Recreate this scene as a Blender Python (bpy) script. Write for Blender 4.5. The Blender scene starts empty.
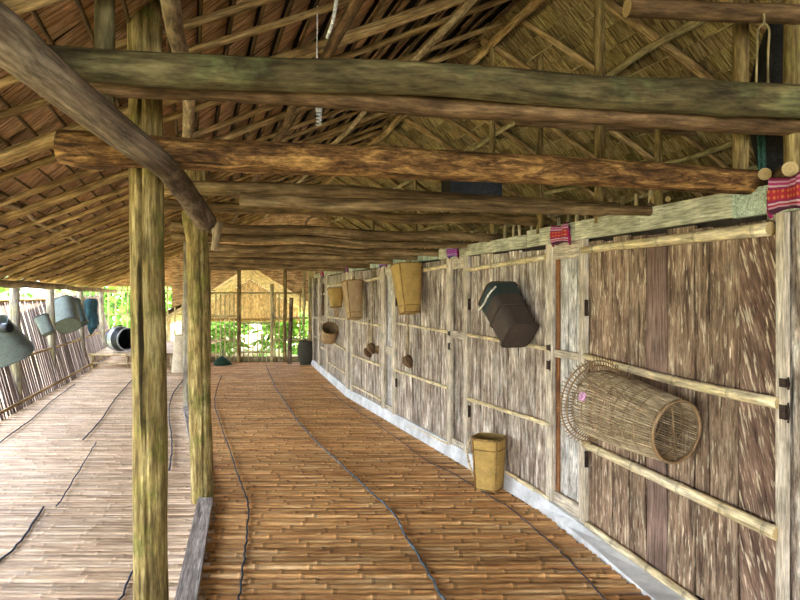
import bpy, math, random
from mathutils import Vector, Matrix
random.seed(7)
rnd = random.random
def ru(a, b): return a + (b - a) * rnd()
sc = bpy.context.scene
COL = sc.collection
F = 600.0; EYE = 1.5; HY = 295.0
# ---------------------------------------------------------------- camera
cam = bpy.data.cameras.new('camera'); camo = bpy.data.objects.new('camera', cam); COL.objects.link(camo)
cam.sensor_fit = 'HORIZONTAL'; cam.sensor_width = 36; cam.lens = 27.0
cam.shift_y = -(300 - HY) / 800.0
camo.location = (0, 0, EYE); camo.rotation_euler = (math.pi / 2, 0, 0)
cam.clip_start = 0.05; cam.clip_end = 300
sc.camera = camo
# ---------------------------------------------------------------- world and sun
w = bpy.data.worlds.new('world'); sc.world = w; w.use_nodes = True
nt = w.node_tree; nt.nodes.clear()
out = nt.nodes.new('ShaderNodeOutputWorld'); bg = nt.nodes.new('ShaderNodeBackground')
tc = nt.nodes.new('ShaderNodeTexCoord'); sp = nt.nodes.new('ShaderNodeSeparateXYZ')
rp = nt.nodes.new('ShaderNodeValToRGB')
nt.links.new(tc.outputs['Generated'], sp.inputs[0]); nt.links.new(sp.outputs['Z'], rp.inputs[0])
e = rp.color_ramp.elements
e[0].position = 0.0; e[0].color = (0.88, 0.94, 1.0, 1)
e[1].position = 0.6; e[1].color = (0.66, 0.77, 1.0, 1)
nt.links.new(rp.outputs[0], bg.inputs[0]); bg.inputs[1].default_value = 5.5
nt.links.new(bg.outputs[0], out.inputs[0])
sl = bpy.data.lights.new('sun', 'SUN'); so = bpy.data.objects.new('sun', sl); COL.objects.link(so)
sl.energy = 9.0; sl.angle = 0.03; sl.color = (1.0, 0.90, 0.68)
so.rotation_euler = (math.radians(12), math.radians(20), 0)
sc.view_settings.view_transform = 'Standard'; sc.view_settings.look = 'None'
sc.view_settings.gamma = 1.0; sc.view_settings.use_curve_mapping = False
sc.view_settings.exposure = 1.4
sc.cycles.max_bounces = 12; sc.cycles.diffuse_bounces = 8

# ---------------------------------------------------------------- materials
MATS = {}
def mat(name, cols, stretch=(18, 1.6), patch=None, fleck=None, bump=0.35, rough=0.8, rot=0.0, noise_detail=6, crack=0.0, spec=0.2, dist=0.0, grain=0.55):
    """wood-like material in metres of the UV map, grain along v; cols: dark, mid, light"""
    m = bpy.data.materials.new(name); m.use_nodes = True; t = m.node_tree; N = t.nodes; L = t.links
    b = N['Principled BSDF']; b.inputs['Roughness'].default_value = rough
    b.inputs['Specular IOR Level'].default_value = spec
    uv = N.new('ShaderNodeUVMap'); mp = N.new('ShaderNodeMapping'); L.new(uv.outputs[0], mp.inputs[0])
    mp.inputs['Scale'].default_value = (stretch[0], stretch[1], 1); mp.inputs['Rotation'].default_value = (0, 0, 0)
    src = mp.outputs[0]
    if rot:
        m2 = N.new('ShaderNodeMapping'); L.new(uv.outputs[0], m2.inputs[0]); m2.inputs['Rotation'].default_value = (0, 0, rot)
        L.new(m2.outputs[0], mp.inputs[0])
    n1 = N.new('ShaderNodeTexNoise'); L.new(src, n1.inputs['Vector']); n1.inputs['Scale'].default_value = 1.0
    n1.inputs['Detail'].default_value = noise_detail; n1.inputs['Roughness'].default_value = 0.68; n1.inputs['Distortion'].default_value = dist
    r1 = N.new('ShaderNodeValToRGB'); L.new(n1.outputs[0], r1.inputs[0])
    el = r1.color_ramp.elements
    el[0].position = 0.36; el[0].color = (*cols[0], 1); el[1].position = 0.64; el[1].color = (*cols[2], 1)
    em = el.new(0.5); em.color = (*cols[1], 1)
    col = r1.outputs[0]; bsrc = n1.outputs[0]
    if patch:   # (colour, scale, threshold, amount)
        n2 = N.new('ShaderNodeTexNoise'); L.new(uv.outputs[0], n2.inputs['Vector']); n2.inputs['Scale'].default_value = patch[1]
        n2.inputs['Detail'].default_value = 5; n2.inputs['Roughness'].default_value = 0.65
        mr = N.new('ShaderNodeMapRange'); L.new(n2.outputs[0], mr.inputs[0]); mr.inputs[1].default_value = patch[2]; mr.inputs[2].default_value = patch[2] + 0.16
        mr.inputs[4].default_value = patch[3]
        mx = N.new('ShaderNodeMix'); mx.data_type = 'RGBA'; L.new(mr.outputs[0], mx.inputs[0]); L.new(col, mx.inputs[6]); mx.inputs[7].default_value = (*patch[0], 1)
        col = mx.outputs[2]
    if fleck:   # (colour, scale u, scale v, threshold, amount)
        mf = N.new('ShaderNodeMapping'); L.new(mp.inputs[0].links[0].from_socket, mf.inputs[0]); mf.inputs['Scale'].default_value = (fleck[1], fleck[2], 1)
        n3 = N.new('ShaderNodeTexNoise'); L.new(mf.outputs[0], n3.inputs['Vector']); n3.inputs['Scale'].default_value = 1
        n3.inputs['Detail'].default_value = 3; n3.inputs['Roughness'].default_value = 0.6
        mr = N.new('ShaderNodeMapRange'); L.new(n3.outputs[0], mr.inputs[0]); mr.inputs[1].default_value = fleck[3]; mr.inputs[2].default_value = fleck[3] + 0.07
        mr.inputs[4].default_value = fleck[4]
        mx = N.new('ShaderNodeMix'); mx.data_type = 'RGBA'; L.new(mr.outputs[0], mx.inputs[0]); L.new(col, mx.inputs[6]); mx.inputs[7].default_value = (*fleck[0], 1)
        col = mx.outputs[2]
    if crack:
        mc = N.new('ShaderNodeMapping'); L.new(uv.outputs[0], mc.inputs[0]); mc.inputs['Scale'].default_value = (26, 1.3, 1)
        n4 = N.new('ShaderNodeTexNoise'); L.new(mc.outputs[0], n4.inputs['Vector']); n4.inputs['Scale'].default_value = 1; n4.inputs['Detail'].default_value = 4
        n4.inputs['Distortion'].default_value = 0.6
        mr = N.new('ShaderNodeMapRange'); L.new(n4.outputs[0], mr.inputs[0]); mr.inputs[1].default_value = 0.30; mr.inputs[2].default_value = 0.36
        mr.inputs[3].default_value = crack; mr.inputs[4].default_value = 0
        mx = N.new('ShaderNodeMix'); mx.data_type = 'RGBA'; L.new(mr.outputs[0], mx.inputs[0]); L.new(col, mx.inputs[6]); mx.inputs[7].default_value = (cols[0][0] * .25, cols[0][1] * .25, cols[0][2] * .25, 1)
        col = mx.outputs[2]
    if grain:
        mg = N.new('ShaderNodeMapping'); L.new(mp.inputs[0].links[0].from_socket, mg.inputs[0]); mg.inputs['Scale'].default_value = (stretch[0] * 4.5, stretch[1] * 5, 1)
        n5 = N.new('ShaderNodeTexNoise'); L.new(mg.outputs[0], n5.inputs['Vector']); n5.inputs['Scale'].default_value = 1; n5.inputs['Detail'].default_value = 3; n5.inputs['Roughness'].default_value = .7
        mr = N.new('ShaderNodeMapRange'); L.new(n5.outputs[0], mr.inputs[0]); mr.inputs[1].default_value = .33; mr.inputs[2].default_value = .67
        mr.inputs[3].default_value = 1 - grain; mr.inputs[4].default_value = 1 + grain * .75
        n6 = N.new('ShaderNodeTexNoise'); L.new(uv.outputs[0], n6.inputs['Vector']); n6.inputs['Scale'].default_value = 6; n6.inputs['Detail'].default_value = 4
        mq = N.new('ShaderNodeMapRange'); L.new(n6.outputs[0], mq.inputs[0]); mq.inputs[1].default_value = .3; mq.inputs[2].default_value = .7; mq.inputs[3].default_value = 1 - grain * .6; mq.inputs[4].default_value = 1 + grain * .5
        mm = N.new('ShaderNodeMath'); mm.operation = 'MULTIPLY'; L.new(mr.outputs[0], mm.inputs[0]); L.new(mq.outputs[0], mm.inputs[1])
        mx = N.new('ShaderNodeMix'); mx.data_type = 'RGBA'; mx.blend_type = 'MULTIPLY'; mx.inputs[0].default_value = 1; L.new(col, mx.inputs[6]); L.new(mm.outputs[0], mx.inputs[7])
        col = mx.outputs[2]
    at = N.new('ShaderNodeAttribute'); at.attribute_name = 'tint'
    ml = N.new('ShaderNodeMix'); ml.data_type = 'RGBA'; ml.blend_type = 'MULTIPLY'; ml.inputs[0].default_value = 1
    L.new(col, ml.inputs[6]); L.new(at.outputs['Color'], ml.inputs[7])
    L.new(ml.outputs[2], b.inputs['Base Color'])
    if bump:
        bp = N.new('ShaderNodeBump'); L.new(bsrc, bp.inputs['Height']); bp.inputs['Strength'].default_value = bump; bp.inputs['Distance'].default_value = 0.01
        L.new(bp.outputs[0], b.inputs['Normal'])
    MATS[name] = m
    return m
def plain(name, c, rough=0.6, metal=0.0, var=0.15):
    m = mat(name, [tuple(x * (1 - var) for x in c), c, tuple(min(1, x * (1 + var)) for x in c)], stretch=(12, 12), bump=0.08, rough=rough)
    m.node_tree.nodes['Principled BSDF'].inputs['Metallic'].default_value = metal
    return m
def weave(name, c1, c2, scale=60, rough=0.7, diag=False):
    """woven splints: brick pattern in the UV map"""
    m = bpy.data.materials.new(name); m.use_nodes = True; t = m.node_tree; N = t.nodes; L = t.links
    b = N['Principled BSDF']; b.inputs['Roughness'].default_value = rough
    uv = N.new('ShaderNodeUVMap'); mp = N.new('ShaderNodeMapping'); L.new(uv.outputs[0], mp.inputs[0])
    if diag: mp.inputs['Rotation'].default_value = (0, 0, 0.785)
    ck = N.new('ShaderNodeTexBrick'); L.new(mp.outputs[0], ck.inputs['Vector'])
    ck.inputs['Scale'].default_value = scale; ck.inputs['Color1'].default_value = (*c1, 1); ck.inputs['Color2'].default_value = (*c2, 1)
    ck.inputs['Mortar'].default_value = (c1[0] * .25, c1[1] * .22, c1[2] * .2, 1); ck.inputs['Mortar Size'].default_value = 0.03
    ck.inputs['Brick Width'].default_value = 0.9; ck.inputs['Row Height'].default_value = 0.35
    n = N.new('ShaderNodeTexNoise'); L.new(uv.outputs[0], n.inputs['Vector']); n.inputs['Scale'].default_value = 9; n.inputs['Detail'].default_value = 5
    mr = N.new('ShaderNodeMapRange'); L.new(n.outputs[0], mr.inputs[0]); mr.inputs[3].default_value = 0.5; mr.inputs[4].default_value = 1.4
    mu = N.new('ShaderNodeMix'); mu.data_type = 'RGBA'; mu.blend_type = 'MULTIPLY'; mu.inputs[0].default_value = 1
    L.new(ck.outputs[0], mu.inputs[6]); L.new(mr.outputs[0], mu.inputs[7])
    at = N.new('ShaderNodeAttribute'); at.attribute_name = 'tint'
    m3 = N.new('ShaderNodeMix'); m3.data_type = 'RGBA'; m3.blend_type = 'MULTIPLY'; m3.inputs[0].default_value = 1
    L.new(mu.outputs[2], m3.inputs[6]); L.new(at.outputs['Color'], m3.inputs[7])
    L.new(m3.outputs[2], b.inputs['Base Color'])
    bp = N.new('ShaderNodeBump'); L.new(ck.outputs['Fac'], bp.inputs['Height']); bp.inputs['Strength'].default_value = 0.5; bp.inputs['Distance'].default_value = -0.004
    L.new(bp.outputs[0], b.inputs['Normal'])
    MATS[name] = m
    return m
# logs
M_green = mat('green_log', [(.045, .032, .014), (.115, .088, .036), (.22, .18, .08)], (9, 1.4), patch=((.17, .19, .075), 3.5, .54, .7), crack=.5)
M_barkred = mat('rough_bark', [(.05, .022, .008), (.17, .082, .024), (.44, .24, .075)], (26, 5.5), bump=.8, crack=.9, dist=.8)
M_brown = mat('brown_log', [(.06, .032, .014), (.155, .088, .038), (.27, .165, .078)], (14, 1.6), crack=.5)
M_grey = mat('grey_brown_log', [(.07, .045, .027), (.155, .105, .062), (.29, .22, .14)], (12, 2.2), patch=((.30, .30, .19), 5, .58, .6), bump=.5, crack=.3)
M_post = mat('mossy_post', [(.11, .075, .022), (.27, .19, .062), (.52, .41, .17)], (24, 2.2), patch=((.15, .155, .025), 5.5, .50, .8), crack=.9, bump=.6)
M_postgrey = mat('weathered_post', [(.14, .115, .085), (.28, .24, .18), (.44, .39, .31)], (20, 1.6), patch=((.24, .22, .07), 3, .50, .6), crack=.5)
M_joist = mat('joist_log', [(.07, .04, .016), (.18, .11, .045), (.34, .235, .11)], (14, 1.4), patch=((.19, .19, .07), 4, .6, .4), crack=.5)
M_rafter = mat('rafter_pole', [(.12, .065, .022), (.31, .19, .07), (.54, .37, .16)], (20, 1.6), crack=.4)
M_pale = mat('pale_pole', [(.19, .13, .07), (.36, .265, .145), (.56, .44, .27)], (14, 2), crack=.3)
M_king = mat('king_post', [(.09, .055, .02), (.21, .14, .05), (.38, .28, .11)], (20, 1.8), patch=((.24, .24, .06), 4, .55, .5), crack=.5)
M_cut = mat('cut_end', [(.46, .31, .12), (.68, .50, .24), (.80, .64, .36)], (30, 30), bump=.1)
M_thL = mat('thatch_palm', [(.19, .09, .038), (.56, .34, .16), (.82, .60, .36)], (4, 46), bump=.9, noise_detail=5, dist=.4)
M_thR = mat('thatch_grass', [(.09, .058, .02), (.27, .19, .075), (.50, .38, .18)], (6, 60), bump=.8, noise_detail=5, dist=.3)
M_batten = mat('split_batten', [(.20, .14, .06), (.36, .28, .13), (.54, .44, .23)], (20, 2))
# floor
M_flR = mat('floor_bamboo_aged', [(.30, .135, .045), (.58, .305, .105), (.80, .53, .25)], (26, 2.0), rough=.5, spec=.4, bump=.2, grain=.25)
M_flL = mat('floor_bamboo_pale', [(.27, .165, .09), (.50, .345, .205), (.72, .55, .38)], (26, 1.8), rough=.5, spec=.4, bump=.2, grain=.25)
M_dark = plain('dark_gap_backing', (.03, .022, .016))
M_sill = mat('grey_sill_wood', [(.24, .20, .17), (.38, .33, .29), (.52, .47, .42)], (30, 1.5), crack=.6)
# wall
M_door = mat('plank_hewn', [(.10, .058, .038), (.25, .165, .10), (.40, .29, .19)], (24, 2.2), fleck=((.64, .53, .35), 60, 8, .565, .8), crack=.7, bump=.5, dist=.7)
M_adze = mat('plank_adzed', [(.09, .048, .032), (.19, .115, .075), (.29, .19, .125)], (24, 2.2), fleck=((.66, .54, .36), 55, 7, .55, .85), rot=-.26, bump=.5, dist=.3)
M_smooth = mat('plank_smooth', [(.16, .095, .065), (.235, .15, .11), (.31, .21, .155)], (30, 1.0), bump=.2, crack=.3)
M_plank = mat('plank_weathered', [(.15, .095, .065), (.40, .32, .235), (.78, .71, .58)], (26, 3.0), fleck=((.19, .13, .10), 26, 5, .61, .6), crack=.9, bump=.5, dist=.4)
M_palep = mat('plank_pale', [(.33, .29, .23), (.58, .54, .46), (.80, .78, .71)], (22, 3), fleck=((.33, .27, .20), 34, 9, .62, .6), crack=.5)
M_frame = mat('frame_wood', [(.46, .38, .26), (.60, .51, .37), (.72, .64, .50)], (26, 1.6), crack=.3, bump=.2)
M_board = mat('top_board_wood', [(.36, .34, .22), (.50, .48, .33), (.60, .59, .43)], (22, 1.6), patch=((.42, .50, .38), 2.2, .55, .5), bump=.2)
M_greenb = mat('top_board_green', [(.33, .40, .29), (.46, .54, .41), (.60, .66, .53)], (22, 22), bump=.2)
M_base = mat('baseboard_wood', [(.52, .52, .50), (.68, .69, .67), (.80, .81, .79)], (3, 3), bump=.05, grain=.1)
M_rail = mat('bamboo_rail', [(.60, .47, .24), (.74, .60, .34), (.86, .74, .48)], (14, 1.4), patch=((.58, .58, .20), 3, .58, .5), rough=.45, spec=.4, bump=.1, crack=.15)
M_twig = mat('thin_bamboo', [(.30, .24, .10), (.46, .38, .17), (.62, .53, .27)], (20, 1.4), rough=.5)
M_slat = mat('lattice_slat', [(.15, .11, .10), (.26, .20, .18), (.38, .31, .28)], (20, 1.6), grain=.25)
M_iron = plain('rusty_iron', (.06, .04, .03), .5, .6)
M_cord = plain('dark_cord', (.05, .06, .08), .7)
M_cordb = mat('blue_cord', [(.03, .03, .03), (.08, .10, .12), (.26, .36, .42)], (40, 9))
M_cordw = plain('pale_cord', (.72, .68, .56), .7)
M_red = None
M_yel = weave('woven_yellow', (.62, .40, .10), (.50, .31, .07), 55)
M_tan = weave('woven_tan', (.62, .42, .20), (.50, .33, .15), 55)
M_cream = weave('woven_cream', (.74, .62, .42), (.64, .52, .34), 40)
M_blk = weave('woven_dark', (.085, .055, .036), (.05, .033, .024), 55)
M_teal = weave('woven_teal', (.03, .055, .045), (.02, .04, .035), 60)
M_greyb = weave('woven_grey', (.15, .18, .15), (.10, .13, .11), 45)
M_jar = weave('woven_olive', (.07, .06, .03), (.05, .045, .025), 35)
M_band = plain('basket_band', (.30, .17, .05))
M_bandc = plain('basket_band_pale', (.58, .46, .26))
M_drum = plain('black_iron', (.02, .022, .024), .35, .3)
M_drumlip = plain('worn_metal', (.36, .38, .40), .4, .5)
M_splint = mat('trap_splint', [(.24, .17, .09), (.44, .33, .19), (.62, .50, .32)], (30, 3), rough=.55)
M_hoop = mat('trap_hoop', [(.16, .09, .04), (.28, .17, .08), (.40, .27, .14)], (30, 3), rough=.55)
M_tag = plain('pink_paper', (.80, .42, .62), .8, 0, .05)
M_white = plain('white_plastic', (.85, .87, .83), .4, 0, .03)
M_blackcloth = plain('black_cloth', (.018, .016, .014), .9)
M_greencloth = plain('green_cloth', (.05, .13, .09), .8)
M_leaf = plain('leaf_green', (.16, .36, .05), .5, 0, .45)
M_leafd = plain('leaf_deep_green', (.06, .17, .04), .5, 0, .45)
M_trunk = mat('trunk_bark', [(.10, .08, .05), (.2, .16, .1), (.3, .25, .17)])
M_ground = mat('pale_ground', [(.34, .29, .12), (.48, .42, .20), (.62, .55, .32)], (1.2, 1.2), patch=((.28, .42, .10), .25, .5, .8))
M_hut = mat('hut_bamboo', [(.50, .34, .19), (.68, .49, .29), (.82, .64, .42)], (14, 1.0))

def cloth_mat(name='woven_red_cloth', sw=False):
    m = bpy.data.materials.new(name); m.use_nodes = True; t = m.node_tree; N = t.nodes; L = t.links
    b = N['Principled BSDF']; b.inputs['Roughness'].default_value = .85
    uv = N.new('ShaderNodeUVMap'); sx = N.new('ShaderNodeSeparateXYZ'); L.new(uv.outputs[0], sx.inputs[0])
    r = N.new('ShaderNodeValToRGB'); r.color_ramp.interpolation = 'CONSTANT'; L.new(sx.outputs[1], r.inputs[0])
    cs = [(0, (.12, .02, .06)), (.06, (.80, .45, .50)), (.12, (.55, .03, .08)), (.18, (.85, .70, .70)), (.24, (.40, .02, .12)), (.32, (.62, .03, .05)),
          (.66, (.40, .02, .12)), (.74, (.88, .72, .72)), (.80, (.62, .05, .22)), (.88, (.80, .45, .55)), (.94, (.35, .02, .10))]
    if sw: cs = [(p, (c[0] * .75, c[1] * .8 + .03, min(1, c[2] * .8 + .28))) for p, c in cs]
    el = r.color_ramp.elements
    el[0].position = 0; el[0].color = (*cs[0][1], 1); el[1].position = cs[1][0]; el[1].color = (*cs[1][1], 1)
    for p, c in cs[2:]:
        q = el.new(p); q.color = (*c, 1)
    # diamond motif in the middle band
    mp = N.new('ShaderNodeMapping'); L.new(uv.outputs[0], mp.inputs[0]); mp.inputs['Scale'].default_value = (30, 14, 1)
    ck = N.new('ShaderNodeTexVoronoi'); ck.distance = 'MANHATTAN'; ck.inputs['Scale'].default_value = .35; ck.inputs['Randomness'].default_value = 0; L.new(mp.outputs[0], ck.inputs['Vector'])
    g = N.new('ShaderNodeMath'); g.operation = 'LESS_THAN'; g.inputs[1].default_value = .33; L.new(ck.outputs['Distance'], g.inputs[0])
    a = N.new('ShaderNodeMath'); a.operation = 'COMPARE'; a.inputs[1].default_value = .49; a.inputs[2].default_value = .17; L.new(sx.outputs[1], a.inputs[0])
    mm = N.new('ShaderNodeMath'); mm.operation = 'MULTIPLY'; L.new(g.outputs[0], mm.inputs[0]); L.new(a.outputs[0], mm.inputs[1])
    mx = N.new('ShaderNodeMix'); mx.data_type = 'RGBA'; L.new(mm.outputs[0], mx.inputs[0]); L.new(r.outputs[0], mx.inputs[6]); mx.inputs[7].default_value = ((.25, .22, .75, 1) if sw else (.90, .28, .07, 1))
    at = N.new('ShaderNodeAttribute'); at.attribute_name = 'tint'
    ml = N.new('ShaderNodeMix'); ml.data_type = 'RGBA'; ml.blend_type = 'MULTIPLY'; ml.inputs[0].default_value = 1
    mx2 = N.new('ShaderNodeMix'); mx2.data_type = 'RGBA'; mx2.blend_type = 'MULTIPLY'; mx2.inputs[0].default_value = 1; mx2.inputs[7].default_value = (.62, .55, .6, 1); L.new(mx.outputs[2], mx2.inputs[6]); L.new(mx2.outputs[2], ml.inputs[6]); L.new(at.outputs['Color'], ml.inputs[7]); L.new(ml.outputs[2], b.inputs['Base Color'])
    return m
M_red = cloth_mat(); M_pur = cloth_mat('woven_purple_cloth', True); M_fringe = plain('cloth_fringe', (.30, .02, .10), .9)

# ---------------------------------------------------------------- mesh builder
class MB:
    def __init__(s): s.v = []; s.f = []; s.uv = []; s.t = []; s.m = []; s.sm = []
    def face(s, idx, uvs, tint=1.0, mi=0, smooth=False):
        s.f.append(idx); s.uv.extend(uvs); s.m.append(mi); s.sm.append(smooth)
        c = tint if isinstance(tint, tuple) else (tint, tint, tint)
        s.t.extend([c] * len(idx))
    def box(s, c, ax, ay, az, tint=1.0, mi=0, grain='z'):
        """centre, three half-extent vectors"""
        c = Vector(c); ax = Vector(ax); ay = Vector(ay); az = Vector(az)
        o = len(s.v); L = [ax.length, ay.length, az.length]
        for i in (-1, 1):
            for j in (-1, 1):
                for k in (-1, 1): s.v.append(c + ax * i + ay * j + az * k)
        q = [((0, 1, 3, 2), 1, 2), ((4, 6, 7, 5), 1, 2), ((0, 4, 5, 1), 0, 2), ((2, 3, 7, 6), 0, 2), ((0, 2, 6, 4), 0, 1), ((1, 5, 7, 3), 0, 1)]
        g = {'x': 0, 'y': 1, 'z': 2}[grain]; du, dv = ru(0, 9), ru(0, 9)
        sg = [[(-1 if i < 4 else 1), (-1 if (i // 2) % 2 == 0 else 1), (-1 if i % 2 == 0 else 1)] for i in range(8)]
        for f, a, b in q:
            if a == g: a, b = b, a
            s.face([o + i for i in f], [(sg[i][a] * L[a] + du, sg[i][b] * L[b] + dv) for i in f], tint, mi)
    def tube(s, pts, radii, n=12, mi=0, cap=0, jit=0.0, tint=1.0, tints=None, knots=0, smooth=True, ellipse=1.0, groove=None):
        pts = [Vector(p) for p in pts]; o = len(s.v); m = len(pts)
        if not hasattr(radii, '__len__'): radii = [radii] * m
        T = [(pts[min(i + 1, m - 1)] - pts[max(i - 1, 0)]).normalized() for i in range(m)]
        up = Vector((0, 0, 1)) if abs(T[0].z) < .9 else Vector((0, 1, 0))
        nrm = (up - T[0] * up.dot(T[0])).normalized()
        ln = [0.0]
        for i in range(1, m): ln.append(ln[-1] + (pts[i] - pts[i - 1]).length)
        ph = [ru(0, 6.28) for _ in range(5)]; du, dv = ru(0, 9), ru(0, 9)
        kn = [(ru(0, ln[-1]), ru(0, 6.28), ru(.12, .30)) for _ in range(knots)]
        for i in range(m):
            nrm = (nrm - T[i] * nrm.dot(T[i])).normalized(); bi = T[i].cross(nrm)
            for k in range(n):
                a = 2 * math.pi * k / n; r = radii[i]
                if jit:
                    v = ln[i]
                    r *= 1 + jit * (.5 * math.sin(2 * a + ph[0] + v * 1.3) + .4 * math.sin(v * 5.1 + ph[1] + a) + .35 * math.sin(3 * a + v * 2.7 + ph[2]) + .3 * math.sin(v * 11 + ph[3] - 2 * a))
                if groove is not None:
                    g = groove + .10 * math.sin(ln[i] * 2.3 + ph[4]) + .03 * math.sin(ln[i] * 9 + ph[1])
                    r *= 1 - .34 * math.exp(-((a - g) / .07) ** 2)
                for kv, ka, ks in kn:
                    d = ((ln[i] - kv) / (1.3 * radii[i])) ** 2 + ((math.sin((a - ka) / 2) * 2) / .7) ** 2
                    if d < 6: r *= 1 + ks * math.exp(-d)
                s.v.append(pts[i] + nrm * (math.cos(a) * r) + bi * (math.sin(a) * r * ellipse))
        rr = sum(radii) / m
        for i in range(m - 1):
            tt = tints[i] if tints else tint
            for k in range(n):
                k2 = (k + 1) % n
                u0, u1 = du + 2 * math.pi * rr * k / n, du + 2 * math.pi * rr * (k + 1) / n
                s.face([o + i * n + k, o + i * n + k2, o + (i + 1) * n + k2, o + (i + 1) * n + k], [(u0, dv + ln[i]), (u1, dv + ln[i]), (u1, dv + ln[i + 1]), (u0, dv + ln[i + 1])], tt, mi, smooth)
        if cap is not None:
            for base, i in ((o, 0), (o + (m - 1) * n, m - 1)):
                c = len(s.v); s.v.append(pts[i].copy())
                for k in range(n):
                    k2 = (k + 1) % n; f = [c, base + k2, base + k] if i == 0 else [c, base + k, base + k2]
                    s.face(f, [(0, 0), (radii[i], 0), (radii[i], .02)], 1.0, cap, False)
    def sheet(s, rows, mi=0, tint=1.0, smooth=True, uvf=None, closed=False):
        """rows of points -> grid"""
        o = len(s.v); n = len(rows[0]); du, dv = ru(0, 9), ru(0, 9)
        for r in rows: s.v.extend(Vector(p) for p in r)
        for i in range(len(rows) - 1):
            for k in range(n if closed else n - 1):
                k2 = (k + 1) % n
                f = [o + i * n + k, o + i * n + k2, o + (i + 1) * n + k2, o + (i + 1) * n + k]
                if uvf: uv = [uvf(i, k), uvf(i, k + 1), uvf(i + 1, k + 1), uvf(i + 1, k)]
                else:
                    a = (Vector(rows[i][k2]) - Vector(rows[i][k])).length; b = (Vector(rows[i + 1][k]) - Vector(rows[i][k])).length
                    uv = [(du + k * a, dv + i * b), (du + (k + 1) * a, dv + i * b), (du + (k + 1) * a, dv + (i + 1) * b), (du + k * a, dv + (i + 1) * b)]
                s.face(f, uv, tint, mi, smooth)
    def build(s, name, mats, parent=None, origin=None):
        me = bpy.data.meshes.new(name)
        org = Vector(origin) if origin is not None else Vector((0, 0, 0))
        if origin is None and s.v:
            n = len(s.v); org = Vector((sum(p.x for p in s.v) / n, sum(p.y for p in s.v) / n, min(p.z for p in s.v)))
        if parent is not None and not origin: org = Vector((0, 0, 0))
        me.from_pydata([p - org for p in s.v], [], s.f)
        ul = me.uv_layers.new(name='UVMap'); ul.data.foreach_set('uv', [x for p in s.uv for x in p])
        ca = me.color_attributes.new('tint', 'FLOAT_COLOR', 'CORNER'); ca.data.foreach_set('color', [x for c in s.t for x in (*c, 1.0)])
        for m in (mats if isinstance(mats, (list, tuple)) else [mats]): me.materials.append(m)
        me.polygons.foreach_set('material_index', s.m); me.polygons.foreach_set('use_smooth', s.sm)
        me.update()
        o = bpy.data.objects.new(name, me); COL.objects.link(o)
        if parent is not None: o.parent = parent
        o.location = org if parent is None else org
        return o
def tag(o, label=None, cat=None, group=None, kind=None):
    if label: o['label'] = label
    if cat: o['category'] = cat
    if group: o['group'] = group
    if kind: o['kind'] = kind
    return o
def empty(name, label, cat, mtx, group=None):
    o = bpy.data.objects.new(name, None); COL.objects.link(o); o.matrix_world = mtx; o.empty_display_size = .1
    return tag(o, label, cat, group)
def struct(o, label=None): o['kind'] = 'structure'; (label and tag(o, label)); return o
def P(x, y, Y): return Vector(((x - 400) / F * Y, Y, EYE + (HY - y) / F * Y))
def spline(pts, n):
    pts = [Vector(p) for p in pts]; q = [pts[0] * 2 - pts[1]] + pts + [pts[-1] * 2 - pts[-2]]; r = []
    for i in range(1, len(q) - 2):
        for k in range(n):
            t = k / n; a, b, c, d = q[i - 1], q[i], q[i + 1], q[i + 2]
            r.append(.5 * ((2 * b) + (c - a) * t + (2 * a - 5 * b + 4 * c - d) * t * t + (3 * b - a - 3 * c + d) * t ** 3))
    r.append(pts[-1]); return r
def lerp1(xs, ys, x):
    if x <= xs[0]: i = 0
    elif x >= xs[-1]: i = len(xs) - 2
    else: i = max(k for k in range(len(xs) - 1) if xs[k] <= x)
    return ys[i] + (ys[i + 1] - ys[i]) * (x - xs[i]) / (xs[i + 1] - xs[i])
def log(name, label, cat, a, b, r0, r1, m, sag=.02, wob=.02, knots=4, jit=.07, n=16, group=None, via=None, seg=None, cap=1, groove=None):
    a = Vector(a); b = Vector(b); L = (b - a).length; d = (b - a).normalized()
    s1 = d.cross(Vector((0, 0, 1)))
    s1 = s1.normalized() if s1.length > .2 else Vector((1, 0, 0)); s2 = s1.cross(d)
    if via is None:
        k = 5; ctl = []
        for i in range(k + 1):
            t = i / k; e = math.sin(math.pi * t)
            ctl.append(a + (b - a) * t + s1 * (ru(-1, 1) * wob * e) + s2 * (ru(-1, 1) * wob * e - sag * e))
    else: ctl = via
    pts = spline(ctl, seg or max(3, int(L / .06 / 5)))
    rad = [r0 + (r1 - r0) * i / (len(pts) - 1) for i in range(len(pts))]
    mb = MB(); mb.tube(pts, rad, 84 if groove else n, 0, cap, jit, knots=knots, groove=groove)
    return tag(mb.build(name, [m, M_cut]), label, cat, group)

# ---------------------------------------------------------------- plan of the house
def wx(Y):   # right wall line
    if Y <= 4.39: return 2.43 - .337 * Y
    if Y <= 8.9: return 2.61 - .378 * Y
    return 2.61 - .378 * 8.9 - .275 * (Y - 8.9)
def wY(px):  # where the sight line of a column meets the wall
    k = (px - 400) / F; lo, hi = .5, 16
    for _ in range(50):
        mid = (lo + hi) / 2
        if k * mid < wx(mid): lo = mid
        else: hi = mid
    return lo
def wN(Y):   # into the veranda
    d = Vector((wx(Y + .01) - wx(Y), .01, 0)).normalized(); return Vector((-d.y, d.x, 0))
def W(Y, z, off=0.0): return Vector((wx(Y), Y, z)) + wN(Y) * off
def lat_x(Y): return lerp1([0, 7.2, 11.25, 15.6], [-2.7, -4.8, -6.0, -7.4], Y)
def sill_x(Y): return lerp1([0, 2.85, 4.4, 7.96, 13.4], [-.27, -1.02, -1.42, -2.84, -4.3], Y)
def ridge(a):   # roof height over the offset a
    return 1.79 + .4059 * (a + 2.3) if a <= 2.43 else 3.71 - .6 * (a - 2.43)
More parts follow.
